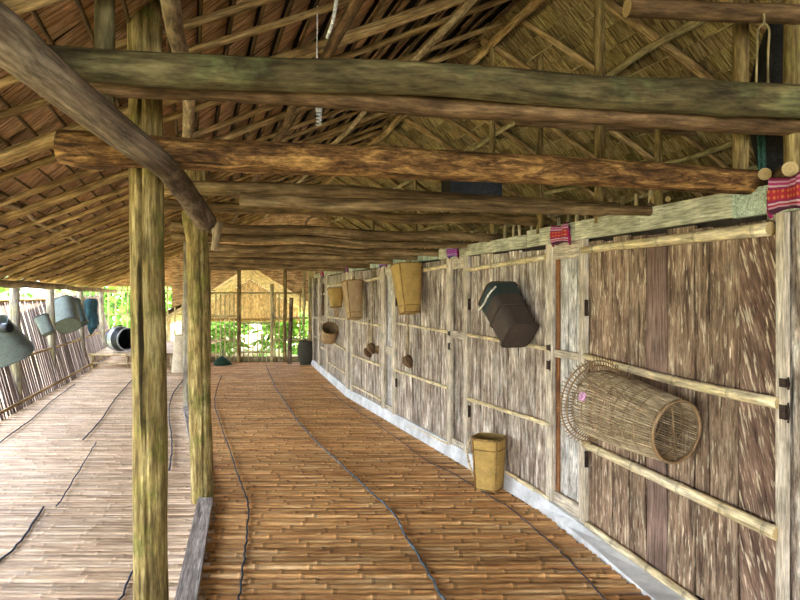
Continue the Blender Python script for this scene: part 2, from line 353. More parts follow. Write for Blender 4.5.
def R(a, t, dz=0): 
    u = a / 1.062
    return Vector((u - .345 * t, .18 * u + t, ridge(a) + dz))

# ---------------------------------------------------------------- ground
mb = MB(); mb.sheet([[(-80 + 40 * i, -20 + 40 * j, -1.0) for i in range(5)] for j in range(4)], 0, uvf=lambda i, k: (k * 40, i * 40))
struct(mb.build('ground', M_ground))

# ---------------------------------------------------------------- floor
YEND = 13.45
mb = MB()
ys = [-7 + i * (YEND + 7) / 36 for i in range(37)]
mb.sheet([[(lat_x(y), y, -.05), (wx(y) + 3.4, y, -.05)] for y in ys]); mb.sheet([[(wx(y) + 3.4, y, -.09), (lat_x(y), y, -.09)] for y in ys])
mb.sheet([[(lat_x(y), y, -.05), (-4.3 - (y - YEND) * .3, y, -.05)] for y in (YEND, 15.7)])
struct(mb.build('floor', M_dark))  # added dark sheet, blocks light from below and darkens gaps between strips
def strip(mb, x0, x1, Y, wd, h, z, tint, skew=0.0, nd=.62):
    """one split bamboo lying across the floor with its nodes"""
    prof = [(-1, 0), (-.82, .62), (-.35, .95), (.35, .95), (.82, .62), (1, 0)]
    xs = []; x = x0 + ru(0, .35); nodes = []
    while x < x1 - .03: nodes.append(x); x += ru(.26, .42)
    xs = [(x0, 1, 1)]
    for q in nodes: xs += [(q - .022, 1, 1), (q - .006, 1.2, 1.25), (q + .004, 1.2, nd), (q + .026, 1, 1)]
    xs.append((x1, 1, 1)); xs = [q for q in xs if x0 <= q[0] <= x1]; xs.sort()
    du, dv = ru(0, 9), ru(0, 9); o = len(mb.v); n = len(prof)
    b0 = ru(-.006, .006); L = x1 - x0
    for q, s_, _ in xs:
        yy = Y + b0 * math.sin(q * 2 + Y * 9) + skew * (q - x0)
        for p, r in prof: mb.v.append(Vector((q, yy + p * wd / 2, z + r * h * s_)))
    for i in range(len(xs) - 1):
        tt = tint * xs[i][2]; tt = (tt, tt * .98, tt * .96)
        for k in range(n - 1):
            mb.face([o + i * n + k, o + i * n + k + 1, o + (i + 1) * n + k + 1, o + (i + 1) * n + k][::-1],
                    [(du + k * .012, dv + xs[i][0]), (du + k * .012 + .012, dv + xs[i][0]), (du + k * .012 + .012, dv + xs[i + 1][0]), (du + k * .012, dv + xs[i + 1][0])][::-1], tt, 0, True)
    for i in (0, len(xs) - 1):
        f = [o + i * n + k for k in range(n)]
        mb.face(f if i else f[::-1], [(k * .01, 0) for k in range(n)], tint * .8, 0, False)
def fl_r(Y): return wx(Y) - .035 - max(0, 4.2 - Y) * .12
mb = MB(); Y = 1.2
while Y < YEND:
    near = Y < 4.22; wd = ru(.042, .066) if near else ru(.038, .056)
    strip(mb, sill_x(Y) + .0 + ru(-.015, .01), fl_r(Y) + ru(-.025, .012), Y, wd * (.90 if near else .93), .026 if near else .021, -.027 + (.006 if near else 0) + ru(-.002, .003), ru(.62, 1.22))
    Y += wd
struct(mb.build('floor', M_flR), 'aged brown bamboo strip floor beside the plank wall')
mb = MB(); Y = 1.2
while Y < 15.6:
    near = Y < 4.26; wd = ru(.034, .05)
    r = sill_x(Y) - .01 if Y < YEND else -4.6
    strip(mb, lat_x(Y) + .02, r + ru(-.02, .0), Y, wd * .93, .018 if near else .014, -.020 + (.006 if near else 0) + ru(-.002, .002), ru(.70, 1.25), nd=.82)
    if Y < 4.3 and rnd() < .45: strip(mb, sill_x(Y) - .03, sill_x(Y) + ru(.07, .10), Y, wd * .7, .018, .002, ru(.9, 1.3))
    Y += wd
struct(mb.build('floor', M_flL), 'pale bamboo strip floor on the open side')
# raised sleeping platform
mt = Matrix.Translation((-5.6, 12.3, 0))
pf = empty('raised_platform', 'low raised bamboo platform at the far end of the pale floor', 'platform', mt)
mb = MB(); Y = 12.32
while Y < 15.5:
    wd = ru(.05, .07); strip(mb, lat_x(Y) + .10 + 5.6, .98, Y - 12.3, wd, .014, .300 + ru(-.002, .002), ru(.9, 1.2)); Y += wd
mb.build('bamboo_deck', M_flL, pf)
mb = MB(); mb.tube([(-.78, -.02, .28), (.98, -.02, .28)], .026, 10, 0, 1); mb.build('front_rail', [M_pale, M_cut], pf)
mb = MB(); mb.tube([(-.78, .02, .10), (.98, .02, .10)], .018, 10, 0, 1); mb.build('lower_rail', [M_pale, M_cut], pf)
for x in (-.72, 0.0, .9):
    mb = MB(); mb.tube([(x, .03, -.01), (x, .03, .28)], .03, 10, 0, 1, .05); mb.build('leg', [M_pale, M_cut], pf)

# ---------------------------------------------------------------- sills between the two floors
def sill(name, label, y0, y1, wd, z, m=M_sill):
    mb = MB(); n = 8; rows = []
    for i in range(n + 1):
        y = y0 + (y1 - y0) * i / n; x = sill_x(y)
        rows.append([(x - wd / 2, y, -.02), (x - wd / 2, y, z), (x + wd / 2, y, z), (x + wd / 2, y, -.02)])
    L = [0, .06, .06 + wd, .12 + wd]; s = (y1 - y0) / n
    mb.sheet(rows, uvf=lambda i, k: (L[min(k, 3)], i * s), smooth=False)
    for r in (rows[0], rows[-1][::-1]):
        o = len(mb.v); mb.v.extend(Vector(p) for p in r); mb.face([o, o + 1, o + 2, o + 3], [(0, 0), (0, .05), (.1, .05), (.1, 0)])
    return tag(mb.build(name, m), label, 'plank')
sill('floor_plank', 'thick grey plank on the floor running toward the viewer from the mossy post', 1.3, 4.30, .105, .05)
sill('floor_plank', 'pale narrow floor plank between the mossy post and the slim grey post behind it', 4.5, 7.9, .09, .035)
sill('floor_plank', 'far narrow floor plank beyond the slim grey post', 8.05, 13.3, .09, .03)

# ---------------------------------------------------------------- right wall: backing, fixed panels, doors
def wplank(mb, Ya, Yb, z0, z1, off, th, tint=1.0, mi=0, wob=.004, grain='z'):
    """vertical or horizontal board on the wall between depths Ya > Yb"""
    n = 7 if grain == 'z' else 2; du, dv = ru(0, 9), ru(0, 9); o = len(mb.v)
    pa = [ru(-wob, wob) for _ in range(n)]; pb = [ru(-wob, wob) for _ in range(n)]
    wd = math.hypot(wx(Ya) - wx(Yb), Ya - Yb)
    for i in range(n):
        z = z0 + (z1 - z0) * i / (n - 1); A = Ya + pa[i]; B = Yb + pb[i]
        for p in (W(A, z, off), W(A, z, off + th), W(B, z, off + th), W(B, z, off)): mb.v.append(p)
    for i in range(n - 1):
        za = z0 + (z1 - z0) * i / (n - 1); zb = z0 + (z1 - z0) * (i + 1) / (n - 1)
        for k, (ua, ub) in enumerate(((0, th), (th, th + wd), (th + wd, 2 * th + wd))):
            uv = [(du + ua, dv + za), (du + ub, dv + za), (du + ub, dv + zb), (du + ua, dv + zb)]
            if grain == 'x': uv = [(b, a) for a, b in uv]
            mb.face([o + i * 4 + k, o + i * 4 + k + 1, o + (i + 1) * 4 + k + 1, o + (i + 1) * 4 + k], uv, tint, mi)
    for f in ([o + 3, o + 2, o + 1, o], [o + 4 * (n - 1) + k for k in range(4)]):
        mb.face(f, [(0, 0), (0, wd), (th, wd), (th, 0)], tint, mi)
ROOM_TOP = 1.845
mb = MB(); ysw = [-7.0 + i * .45 for i in range(int(20.6 / .45) + 1)]
mb.sheet([[W(y, -.08, -.045), W(y, 1.95, -.045)] for y in ysw]); mb.sheet([[W(y, 1.95, -.06), W(y, -.08, -.06)] for y in ysw])
mb.sheet([[W(y, 1.95, -.045), W(y, 1.95, -.06)] for y in ysw])
struct(mb.build('wall_right', M_dark))

def rail(mb, pxa, ya, pxb, yb, ra, rb, off, sag=0.0, mi=0, cap=1, knot=True):
    """bamboo pole along the wall between two sighted points"""
    A, B = wY(pxa), wY(pxb); za = EYE + (HY - ya) / F * A; zb = EYE + (HY - yb) / F * B
    n = 14; pts = []; rad = []; tn = []
    L = math.hypot(A - B, wx(A) - wx(B)); q = 0; node = ru(.1, .3); first = True
    k = 0; d = 0
    ds = [i * L / 10 for i in range(11)]
    nodes = []; x = ru(.08, .25)
    while x < L - .05: nodes.append(x); x += ru(.22, .34)
    ev = [(d, 1.0, 1.0) for d in ds if all(abs(d - w_) > .03 for w_ in nodes)]
    if knot:
        for w_ in nodes: ev += [(w_ - .012, 1, 1), (w_ - .003, 1.10, .62), (w_ + .004, 1.10, .75), (w_ + .014, 1, 1)]
    ev.sort()
    for d, s_, t_ in ev:
        f = d / L; Y_ = A + (B - A) * f; r = (ra + (rb - ra) * f)
        pts.append(W(Y_, za + (zb - za) * f - sag * math.sin(math.pi * f), off + r)); rad.append(r * s_); tn.append(t_)
    mb.tube(pts, rad, 12, mi, cap, .02, tints=tn)

def make_door(n, px0, px1, rails, planks, label, zb=.02, latch=True, hinge=True):
    Ya, Yb = wY(px0), wY(px1)
    e = bpy.data.objects.new('door_%d' % n, None); COL.objects.link(e); e['kind'] = 'structure'; e['label'] = label
    groups = {}
    for a, b, m, t in planks:
        mbp = groups.setdefault(m.name, (MB(), m))[0]
        wplank(mbp, wY(a) - ru(.003, .006), wY(b) + ru(.002, .006), zb + ru(0, .02), ROOM_TOP - ru(0, .03), -.03 + ru(0, .006), .02, t, wob=.007)
    mbs = MB(); mats = []
    for nm, (g, m) in groups.items():
        off = len(mbs.v); mi = len(mats); mats.append(m)
        mbs.v += g.v; mbs.f += [[i + off for i in f] for f in g.f]; mbs.uv += g.uv; mbs.t += g.t; mbs.m += [mi] * len(g.m); mbs.sm += g.sm
    mbs.build('planks', mats, e)
    for rr in rails:
        mb = MB(); rail(mb, *rr); mb.build('bamboo_rail', [M_rail, M_cut], e)
    if hinge:
        for z in (1.42, .48):
            mb = MB(); c = W(Ya - .01, z, .012); tdir = (W(Yb, z) - W(Ya, z)).normalized()
            mb.box(c, tdir * .012, wN(Ya) * .006, (0, 0, .05)); mb.tube([c + wN(Ya) * .008 - Vector((0, 0, .05)), c + wN(Ya) * .008 + Vector((0, 0, .05))], .006, 8)
            mb.build('hinge', M_iron, e)
    if latch:
        for z, h in ((1.14, .03), (1.02, .05)):
            mb = MB(); c = W(Yb - .03, z, .025); tdir = (W(Yb, z) - W(Ya, z)).normalized(); N_ = wN(Yb)
            mb.box(c, tdir * .014, N_ * .008, (0, 0, h * .6)); mb.tube([c + tdir * (.02) + Vector((0, 0, h * .8)), c + tdir * .035 + N_ * .012, c + tdir * .02 - Vector((0, 0, h * .8))], .004, 6)
            mb.build('latch', M_iron, e)
    return e
D, A_, S_, K_, L_ = M_door, M_adze, M_smooth, M_plank, M_palep
make_door(1, 587, 781, [(586, 250, 776, 229, .022, .030, .0), (588, 356, 784, 403, .020, .026, .0, .015), (588, 444, 783, 533, .024, .030, .0, .0), (590, 524, 745, 634, .020, .024, .0)],
          [(587, 601, D, 1.05), (601, 612, D, 1.25), (612, 628, D, 1.1), (628, 645, D, .95), (645, 666, S_, .95), (666, 694, D, 1.0), (694, 708, D, .9), (708, 738, D, .95), (738, 781, A_, 1.0)],
          'nearest brown plank door with four bamboo rails')
make_door(2, 470, 549, [(470, 270, 549, 257, .018, .022, .0), (470, 335, 552, 349, .014, .016, .0), (470, 399, 553, 425, .015, .017, .0), (505, 470, 553, 500, .015, .018, .0)],
          [(470, 480, K_, .95), (480, 492, K_, 1.1), (492, 507, K_, .85), (507, 519, K_, 1.05), (519, 534, K_, .9), (534, 549, K_, 1.1)],
          'weathered plank door behind the dark hanging basket')
make_door(3, 397, 450, [(420, 271, 450, 266, .018, .020, .0), (397, 323, 450, 332, .013, .014, .0), (397, 370, 450, 388, .015, .017, .0), (397, 418, 450, 444, .015, .015, .0)],
          [(397, 404, K_, 1.05), (404, 412, K_, 1.15), (412, 420, K_, .7), (420, 430, K_, 1.1), (430, 440, K_, .85), (440, 450, K_, 1.05)],
          'weathered plank door under the large yellow basket')
make_door(4, 354, 383, [(364, 281, 383, 278, .016, .018, .0), (354, 321, 383, 326, .015, .015, .0), (354, 355, 383, 366, .018, .018, .0), (354, 385, 383, 400, .016, .016, .0)],
          [(354, 361, K_, .95), (361, 368, K_, 1.1), (368, 375, K_, .9), (375, 383, K_, 1.0)],
          'weathered plank door with two hanging mallets', latch=False, hinge=False)
make_door(5, 329, 347, [(329, 286, 347, 284, .016, .016, .0), (329, 317, 347, 319, .016, .016, .0), (329, 340, 347, 350, .018, .018, .0), (329, 362, 347, 373, .016, .016, .0)],
          [(329, 335, K_, 1.0), (335, 341, K_, .85), (341, 347, K_, 1.05)], 'far weathered plank door under the two tan baskets', latch=False, hinge=False)
# fixed narrow panels and far panels
mb = MB()
def fixed(px0, px1, plist):
    for a, b, mi, t in plist: wplank(mb, wY(a) - .002, wY(b) + .002, .05, ROOM_TOP, -.035, .015, t, mi)
fixed(550, 582, [(550, 558, 0, .95), (558, 566, 0, .95), (566, 574, 0, 1.05), (574, 582, 0, 1.0)])
fixed(440, 466, [(440, 447, 1, .85), (447, 454, 1, .95), (454, 460, 1, .8), (460, 466, 1, .95)])
fixed(376, 394, [(376, 387, 0, 1.0), (387, 394, 0, .95)])
fixed(343, 353, [(343, 353, 0, .9)])
fixed(311, 329, [(308, 313, 1, .9), (313, 318, 1, 1.0), (318, 323, 1, .85), (323, 329, 1, .95)])
for i in range(6): 
    a = 13.45 - i * .16
    wplank(mb, a, a - .155, .05, ROOM_TOP, -.035, .015, ru(.8, 1.1), 1)
Yb_ = wY(800); 
for i in range(9):
    a = wY(792) + .12 - i * .15
    wplank(mb, a, a - .145, .05, ROOM_TOP, -.035, .015, ru(.8, 1.1), 0 if i % 2 else 1)
struct(mb.build('wall_right', [M_palep, M_plank]), 'narrow pale plank panels between the doors')
# frames (stiles and cross pieces)
def frame(pxs, cross, n, label):
    mb = MB()
    for a, b, o_, t in pxs: wplank(mb, wY(a), wY(b), .07, 1.86, -.005, .02 + o_, t, wob=.001)
    for a, b, z0, z1 in cross: wplank(mb, wY(a), wY(b), z0, z1, -.008, .02, .95, wob=0, grain='x')
    struct(mb.build('trim_%d' % n, M_frame), label)
frame([(549, 555, .01, 1.0), (582, 588, .008, .95), (781, 789, .015, 1.0)], [(555, 582, 1.74, 1.85), (555, 582, 1.08, 1.13), (555, 582, .07, .17)], 1, 'pale frame posts of the nearest doors')
frame([(449, 453, .01, 1.0), (466, 470, .01, 1.0)], [(453, 466, 1.74, 1.85), (453, 466, 1.10, 1.17), (453, 466, .07, .17)], 2, 'pale frame posts beside the dark basket')
frame([(383, 386, .01, 1.0), (394, 397, .01, 1.0)], [(386, 394, 1.74, 1.85), (386, 394, .78, .88), (386, 394, .07, .17)], 3, 'pale frame posts beside the large yellow basket')
frame([(347, 349.5, .01, 1.0), (352, 354, .01, 1.0)], [(349, 352, 1.74, 1.85), (349, 352, .78, .86)], 4, 'pale frame posts of the far doors')
frame([(327, 329, .01, 1.0), (319, 320.5, .01, 1.0), (313, 314, .01, 1.0)], [(320, 327, 1.5, 1.54), (320, 327, .95, 1.0), (320, 327, .45, .5), (314, 319, 1.0, 1.05), (314, 319, .6, .65)], 5, 'pale battens at the far end of the plank wall')
# brown strip in the first narrow panel
mb = MB(); wplank(mb, wY(555.3), wY(558), .17, 1.74, -.02, .012, 1.0, wob=.002)
struct(mb.build('trim_6', mat('red_brown_strip', [(.16, .06, .02), (.26, .11, .04), (.36, .17, .07)])))
# top boards
def tboard(n, pxa, pxb, m, z0=1.848, z1=1.962, label=None):
    mb = MB(); A, B = wY(pxa), wY(pxb); k = max(1, int((A - B) / .5))
    for i in range(k): wplank(mb, A + (B - A) * i / k, A + (B - A) * (i + 1) / k, z0, z1, .0, .035, 1.0, 0, 0, 'x')
    struct(mb.build('trim_%d' % n, m), label)
tboard(7, 738, 830, M_greenb, 1.842, 1.962, 'green painted top board at the nearest door')
tboard(8, 531, 738, M_board, 1.848, 1.965, 'olive top board over the nearest doors')
tboard(9, 442, 530.5, M_board, 1.845, 1.94)
tboard(10, 398, 440, M_greenb, 1.85, 1.94)
tboard(11, 350, 397, M_greenb, 1.85, 1.93)
tboard(12, 315, 349, M_board, 1.85, 1.93)
# baseboard, leaning out to the floor near the viewer
mb = MB(); rows = []
for i in range(41):
    y = YEND - i * (YEND - 1.4) / 40; f = fl_r(y)
    zt = .115 if y > 4.3 else max(.014, .115 - .08 * (4.3 - y)); top = W(y, zt, .022 + (0 if y > 4.3 else .02)); rows.append([(f - .01, y, -.01), (f - .005, y, min(.035, zt * .6)), top, top + Vector((.04, 0, 0))])
mb.sheet(rows, uvf=lambda i, k: (i * .3, [0, .04, .14, .17][min(k, 3)]), smooth=False)
struct(mb.build('baseboard_right', M_base), 'pale bluish board along the foot of the plank wall')
# upright bamboo slats of the loft showing over the top board
mb = MB(); y = 13.0
while y > 3.4:
    p = W(y, 1.93, -.16); h = ru(.12, .2)
    mb.tube([p, p + Vector((ru(-.01, .01), 0, h))], .012, 6, 0, 0, tint=ru(.7, 1.1)); y -= ru(.09, .17)
struct(mb.build('trim_13', M_rail), 'row of bamboo uprights behind the top board')

# ---------------------------------------------------------------- left lattice wall, leaning outward
mb = MB(); y = -7.0
LEAN = .28
def latP(y, z, off=0): return Vector((lat_x(y) - LEAN * z - off, y, z))
while y < 15.6:
    t = ru(.7, 1.25); wd = ru(.019, .028) * (1 if y < 11 else .8); top = ru(1.44, 1.56)
    a = latP(y, -.02); b = latP(y, top); y2 = y + ru(-.02, .02)
    b.y += ru(-.02, .02)
    mb.box((a + b) / 2, (0.006, 0, 0), (0, wd, 0), (b - a) / 2, t)
    y += ru(.085, .12)
wl = struct(mb.build('wall_left', M_slat), 'leaning wall of spaced bamboo slats open to the daylight')
for z in (.62, 1.42, .08):
    mb = MB(); mb.tube([latP(-7 + i * .9, z, -.02) for i in range(26)], .02, 8, 0, 0, .1); mb.build('cross_rail', M_rafter, wl, origin=None).location = -wl.location
# fix parent offset of the rails
# end wall behind the platform
mb = MB(); YB = 15.62
x = -7.9
while x < -4.9:
    mb.box((x, YB, .85), (.016, 0, 0), (0, .012, 0), (ru(-.01, .01), 0, .90), ru(.8, 1.1)); x += ru(.13, .2)
for z in (.30, 1.0, 1.62): mb.box((-6.4, YB - .02, z), (1.6, 0, 0), (0, .012, 0), (0, 0, .015), .8, grain='x')
struct(mb.build('wall_back', M_twig), 'spaced upright bamboo poles behind the platform')

# ---------------------------------------------------------------- end screen of the aisle
mb = MB(); Y = YEND + .02
def xp(px, Y): return (px - 400) / F * Y
def zp(y, Y): return EYE + (HY - y) / F * Y
for px in [216, 220.5, 225, 229.5, 234]: mb.tube([(xp(px, Y), Y, 0), (xp(px, Y), Y, zp(293, Y))], .016, 8, 0, 0, tint=ru(.8, 1.1))
for px in [244, 248.5, 253, 257.5, 262, 266.5]: mb.tube([(xp(px, Y), Y, 0), (xp(px, Y), Y, zp(323, Y))], .014, 8, 0, 0, tint=ru(.9, 1.3))
for px in [275, 279, 300, 304]: mb.tube([(xp(px, Y), Y, 0), (xp(px, Y), Y, zp(293, Y))], .016, 8, 0, 0, tint=ru(.8, 1.1))
for a, b, y in ((209, 240, 316), (209, 240, 340), (240, 272, 323), (240, 272, 352), (272, 311, 318), (272, 311, 340), (209, 311, 293)):
    mb.tube([(xp(a, Y), Y - .02, zp(y, Y)), (xp(b, Y), Y - .02, zp(y, Y))], .022, 8, 0, 0)
mb.box((xp(260, Y), Y + .02, .04), (1.25, 0, 0), (0, .03, 0), (0, 0, .08), .45, grain='x')
struct(mb.build('wall_end', M_twig), 'open bamboo screen at the far end of the aisle')
# thatched infill above the screen and over the back wall
def poly(name, pts, m, th=(0, .05, 0)):
    mb = MB(); o = 0; n = len(pts); th = Vector(th); mb.v = [Vector(p) for p in pts] + [Vector(p) + th for p in pts]
    mb.face(list(range(n)), [(p[0], p[2]) for p in pts]); mb.face([n + i for i in range(n)][::-1], [(p[0], p[2]) for p in pts][::-1])
    for i in range(n):
        j = (i + 1) % n; mb.face([i, i + n, j + n, j][::-1], [(0, 0), (0, .05), (.1, .05), (.1, 0)])
    return struct(mb.build(name, m))
poly('wall_end', [(-5.4, 14.2, 2.35), (-5.4, 14.2, 1.2), (-4.75, 14.2, 1.44), (-3.55, 14.2, 2.20), (-2.0, 14.2, 1.24), (1.2, 14.2, 1.24), (1.2, 14.2, 3.2), (-2.6, 14.2, 3.6)], M_thL)
poly('wall_back', [(-8.0, YB, 1.72), (-4.9, YB, 1.72), (-4.9, YB, 2.9), (-8.0, YB, 1.75)], M_thL)
# closing wall on the far side of the rooms
mb = MB(); ysb = [-7 + i for i in range(21)]
mb.sheet([[(wx(y) + 3.4, y, -.1), (wx(y) + 3.4, y, 1.9)] for y in ysb])
struct(mb.build('wall_rear', M_plank))

# ---------------------------------------------------------------- roof
def thatch(name, a0, a1, t0, t1, m, step, label, up):
    mb = MB(); na = int(abs(a1 - a0) / step)
    for i in range(na):
        aa = a0 + (a1 - a0) * i / na; ab = a0 + (a1 - a0) * (i + ((.95 if i > na * .6 else .91) if name == 'left' else .93)) / na    # aa is the low edge of the course
        t = t0 + ru(-.1, 0)
        while t < t1:
            wd = ru(.2, .42); j = ru(-.006, .006); lo = -.040 + ru(-.010, .008); tt = ru(.72, 1.22)
            s = math.copysign(1, a1 - a0)
            A0 = R(aa + j, t, lo); A1 = R(aa + j + ru(-.012, .012), t + wd, lo + ru(-.006, .006)); B0 = R(ab, t, .012); B1 = R(ab, t + wd, .012)
            C0 = A0 + Vector((0, 0, .014)); C1 = A1 + Vector((0, 0, .014))
            o = len(mb.v); mb.v += [A0, A1, B1, B0, C0, C1]
            du, dv = ru(0, 9), ru(0, 9); L = abs(ab - aa) * 1.1
            c = (tt, tt * ru(.94, 1.03), tt * ru(.88, 1.06))
            f = [o, o + 1, o + 2, o + 3]
            mb.face(f if s > 0 else f, [(du, dv), (du, dv + wd), (du + L, dv + wd), (du + L, dv)], c)
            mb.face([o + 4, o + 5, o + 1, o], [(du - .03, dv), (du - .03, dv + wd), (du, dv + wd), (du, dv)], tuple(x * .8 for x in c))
            t += wd
    # dark sheet added above the thatch, blocks light and darkens the course gaps
    mb.sheet([[R(a0, t0, .03), R(a0, t1, .03)], [R(a1, t0, .03), R(a1, t1, .03)]], 1)
    mb.sheet([[R(a0, t0, .09), R(a0, t1, .09)], [R(a1, t0, .09), R(a1, t1, .09)]], 1)
    mb.sheet([[R(a0, t0, .03), R(a0, t1, .03)], [R(a0, t0, .09), R(a0, t1, .09)]], 1)
    if name == 'left':
        for i in range(na):
            aa = a0 + (a1 - a0) * (i + .02) / na
            mb.tube([R(aa, t0 + k * (t1 - t0) / 40, -.046 + ru(-.004, .004)) for k in range(41)], .0085, 6, 2, 2, tint=(.30, .24, .20))  # dark-tinted battens added to draw the shadow lines between thatch courses
    if name == 'right':
        for i in range(1, na, 2):
            aa = a0 + (a1 - a0) * i / na
            mb.tube([R(aa, t0 + k * (t1 - t0) / 12, -.035 + ru(-.004, .004)) for k in range(13)], .007, 6, 2, 2, tint=ru(.8, 1.1))
    return struct(mb.build('ceiling', [m, M_dark, M_batten]), label)
TN = -8.0
thatch('left', -2.40, 2.46, TN, 15.9, M_thL, .14, 'palm thatch slope over the veranda', 1)
thatch('right', 5.9, 2.43, TN, 14.3, M_thR, .12, 'darker thatch slope beyond the ridge', 1)
# rafters
t = -.6; i = 0; k = 0
while t < 15.6:
    big = (i % 3 == 0); r = ru(.030, .040) if big else ru(.017, .025)
    pts = [R(-2.38 + (4.81) * q / 8, t + ru(-.015, .015) * (1 if big else 1.5), -.055 - r + ru(-.008, .008)) for q in range(9)]
    mb = MB(); mb.tube(spline(pts, 3), [r * (1.12 - .25 * q / 24) for q in range(25)], 10, 0, 1, .06, knots=2 if t < 6 else 0)
    tag(mb.build('roof_rafter', [M_rafter, M_cut]), 'tan pole rafter of the veranda roof slope, one of the parallel row', 'rafter', 'rafters under the palm thatch')
    t += ru(.30, .40) if i % 2 else ru(.46, .62)
    i += 1
t = -.4
while t < 14.0:
    r = ru(.024, .034)
    pts = [R(2.40 + 3.4 * q / 6, t + ru(-.015, .015), -.05 - r) for q in range(7)]
    mb = MB(); mb.tube(spline(pts, 2), [r] * 13, 9, 0, 1, .06)
    tag(mb.build('rear_rafter', [M_rafter, M_cut]), 'dark pole rafter sloping down beyond the ridge above the rooms', 'rafter', 'rafters under the darker thatch')
    t += ru(.45, .62)
def purlin(a, t0, t1, r, dz, m, label, wob=.03):
    n = int((t1 - t0) / .6); pts = [R(a + ru(-wob, wob), t0 + (t1 - t0) * i / n, dz - r + ru(-.015, .015)) for i in range(n + 1)]
    mb = MB(); pp = spline(pts, 5); mb.tube(pp, [r] * len(pp), 12, 0, 1, .09, knots=6)
    tag(mb.build('roof_purlin', [m, M_cut]), label, 'purlin')
purlin(-1.3, .5, 15.5, .022, -.035, M_pale, 'pale crooked purlin low on the veranda roof slope, showing between rafters')
purlin(-.05, .5, 14, .034, -.125, M_pale, 'thick pale purlin across the rafters above the near mossy post')
purlin(.74, .5, 14, .03, -.125, M_brown, 'brown purlin half way up the veranda slope near the lamp')
purlin(1.63, .5, 14, .024, -.12, M_pale, 'pale crooked purlin just below the ridge pole')
purlin(2.43, .5, 14, .036, -.11, M_rafter, 'ridge pole at the meeting of the two roof slopes', .02)
purlin(3.12, .5, 13.5, .026, -.12, M_batten, 'pale purlin just beyond the ridge')
purlin(4.0, .5, 13.5, .022, -.12, M_batten, 'upper of the two low purlins above the rooms')
purlin(4.28, .5, 13.5, .022, -.12, M_batten, 'lowest purlin above the rooms')
# eave pole over the left posts
mb = MB(); pts = [Vector((lat_x(y) + .06, y, 1.64 - .012 * (y - 7) * .5 + ru(-.012, .012))) for y in [1 + .8 * i for i in range(19)]]
pp = spline(pts, 4); mb.tube(pp, [.055 - .015 * i / len(pp) for i in range(len(pp))], 12, 0, 1, .1, knots=10)
tag(mb.build('eave_beam', [M_pale, M_cut]), 'long low eave pole resting on the posts along the slat wall', 'beam')

# ---------------------------------------------------------------- beams and joists
def cross(pl, pr, ext=.25):
    """ends of a level cross log: right end on the wall line"""
    Yr = wY(pr[0]); Xr = wx(Yr); kl = (pl[0] - 400) / F
    Yl = (Yr - .18 * Xr) / (1 - .18 * kl)
    a = P(pl[0], pl[1], Yl); b = P(pr[0], pr[1], Yr); d = (b - a).normalized()
    return a, b + d * ext
a, b = cross((48, 62), (800, 101), .5)
log('tie_beam', 'thick greenish barked log, highest and nearest of the cross beams', 'beam', a, b, .056, .064, M_green, .0, .012, 7, .07, 20)
a, b = cross((75, 73), (800, 117), .5); a += Vector((.0, .10, .0)); b += Vector((0, .10, 0))
log('tie_beam', 'brown log tight behind and below the nearest greenish beam', 'beam', a, b, .040, .048, M_brown, .0, .012, 6, .08, 16)
a, b = cross((60, 146), (755, 182), .02)
log('tie_beam', 'rough orange-brown barked log, second cross beam from the viewer', 'beam', a, b, .058, .056, M_barkred, .0, .008, 5, .07, 20)
js = [((163, 187), (606, 207), .038, 'knotty brown joist log just behind the orange-brown barked beam'),
      ((240, 199), (655, 211), .030, 'thin joist log behind the knotty one, its pale cut end above the wall'),
      ((160, 204), (541, 222), .036, 'reddish joist log third behind the orange-brown beam'),
      ((172, 226), (493, 238), .036, 'joist log starting at the stub just right of the near post'),
      ((172, 237), (470, 245), .034, 'joist log below the stub beside the near post'),
      ((208, 247), (440, 253), .036, None), ((206, 253), (420, 258), .034, None), ((205, 259), (395, 262), .038, None), ((204, 263.5), (372, 266), .038, None), ((203, 267), (350, 269), .04, None)]
for pl, pr, r, lb in js:
    a, b = cross(pl, pr, .06)
    log('ceiling_joist', lb or 'far brown joist log crossing above the aisle in the closely spaced row', 'joist', a, b, r, r * .92, M_joist, 0, .02, 6, .09, 14, group=None if lb else 'far joists above the aisle')
# big crooked brace crossing in front
ctl = [P(-70, -15, 1.62), P(0, 36, 1.72), P(32, 62, 1.78), P(66, 90, 1.84), P(120, 132, 1.93), P(155, 158, 2.02), P(172, 174, 2.30), P(190, 199, 2.75), P(206, 221, 3.2)]
pp = spline(ctl, 6); mb = MB(); n_ = len(pp)
wid = [58, 55, 48, 41, 33, 27, 24, 22, 20]
rad = [max(.03, lerp1(list(range(9)), wid, i / 6) * pp[i].y / F / 2) for i in range(n_)]
mb.tube(pp, rad, 20, 0, 1, .06, knots=3)
tag(mb.build('crooked_brace', [M_grey, M_cut]), 'thick crooked grey-brown trunk slanting down in front of the near post', 'log')
mb = MB(); mb.tube(spline([P(218, 222, 3.7), P(216, 236, 3.7), P(214, 250, 3.7)], 4), [.03] * 4 + [.022] * 5, 10, 0, 1, .1)
tag(mb.build('forked_branch', [M_pale, M_cut]), 'short pale branch stub hanging beside the mossy post top', 'branch')
# short hanging post
log('hanging_stub', 'short dark upright stub post tied behind the nearest greenish beam', 'post', P(105, 110, 2.06), P(105, -12, 2.1), .033, .034, M_green, 0, .003, 1, .05)
# short beam high on the right
a = P(627, 8, 2.42); b = P(830, 16, 2.52)
log('high_cross_beam', 'short dark log high on the wall side, pale cut end showing', 'beam', a, b, .036, .04, M_brown, 0, .004, 3, .06)
log('high_tie_pole', 'thin pole tied level between the upright posts above the doors', 'pole', P(515, 124, 4.0), P(695, 133, 3.8), .019, .019, M_brown, 0, .01, 3)
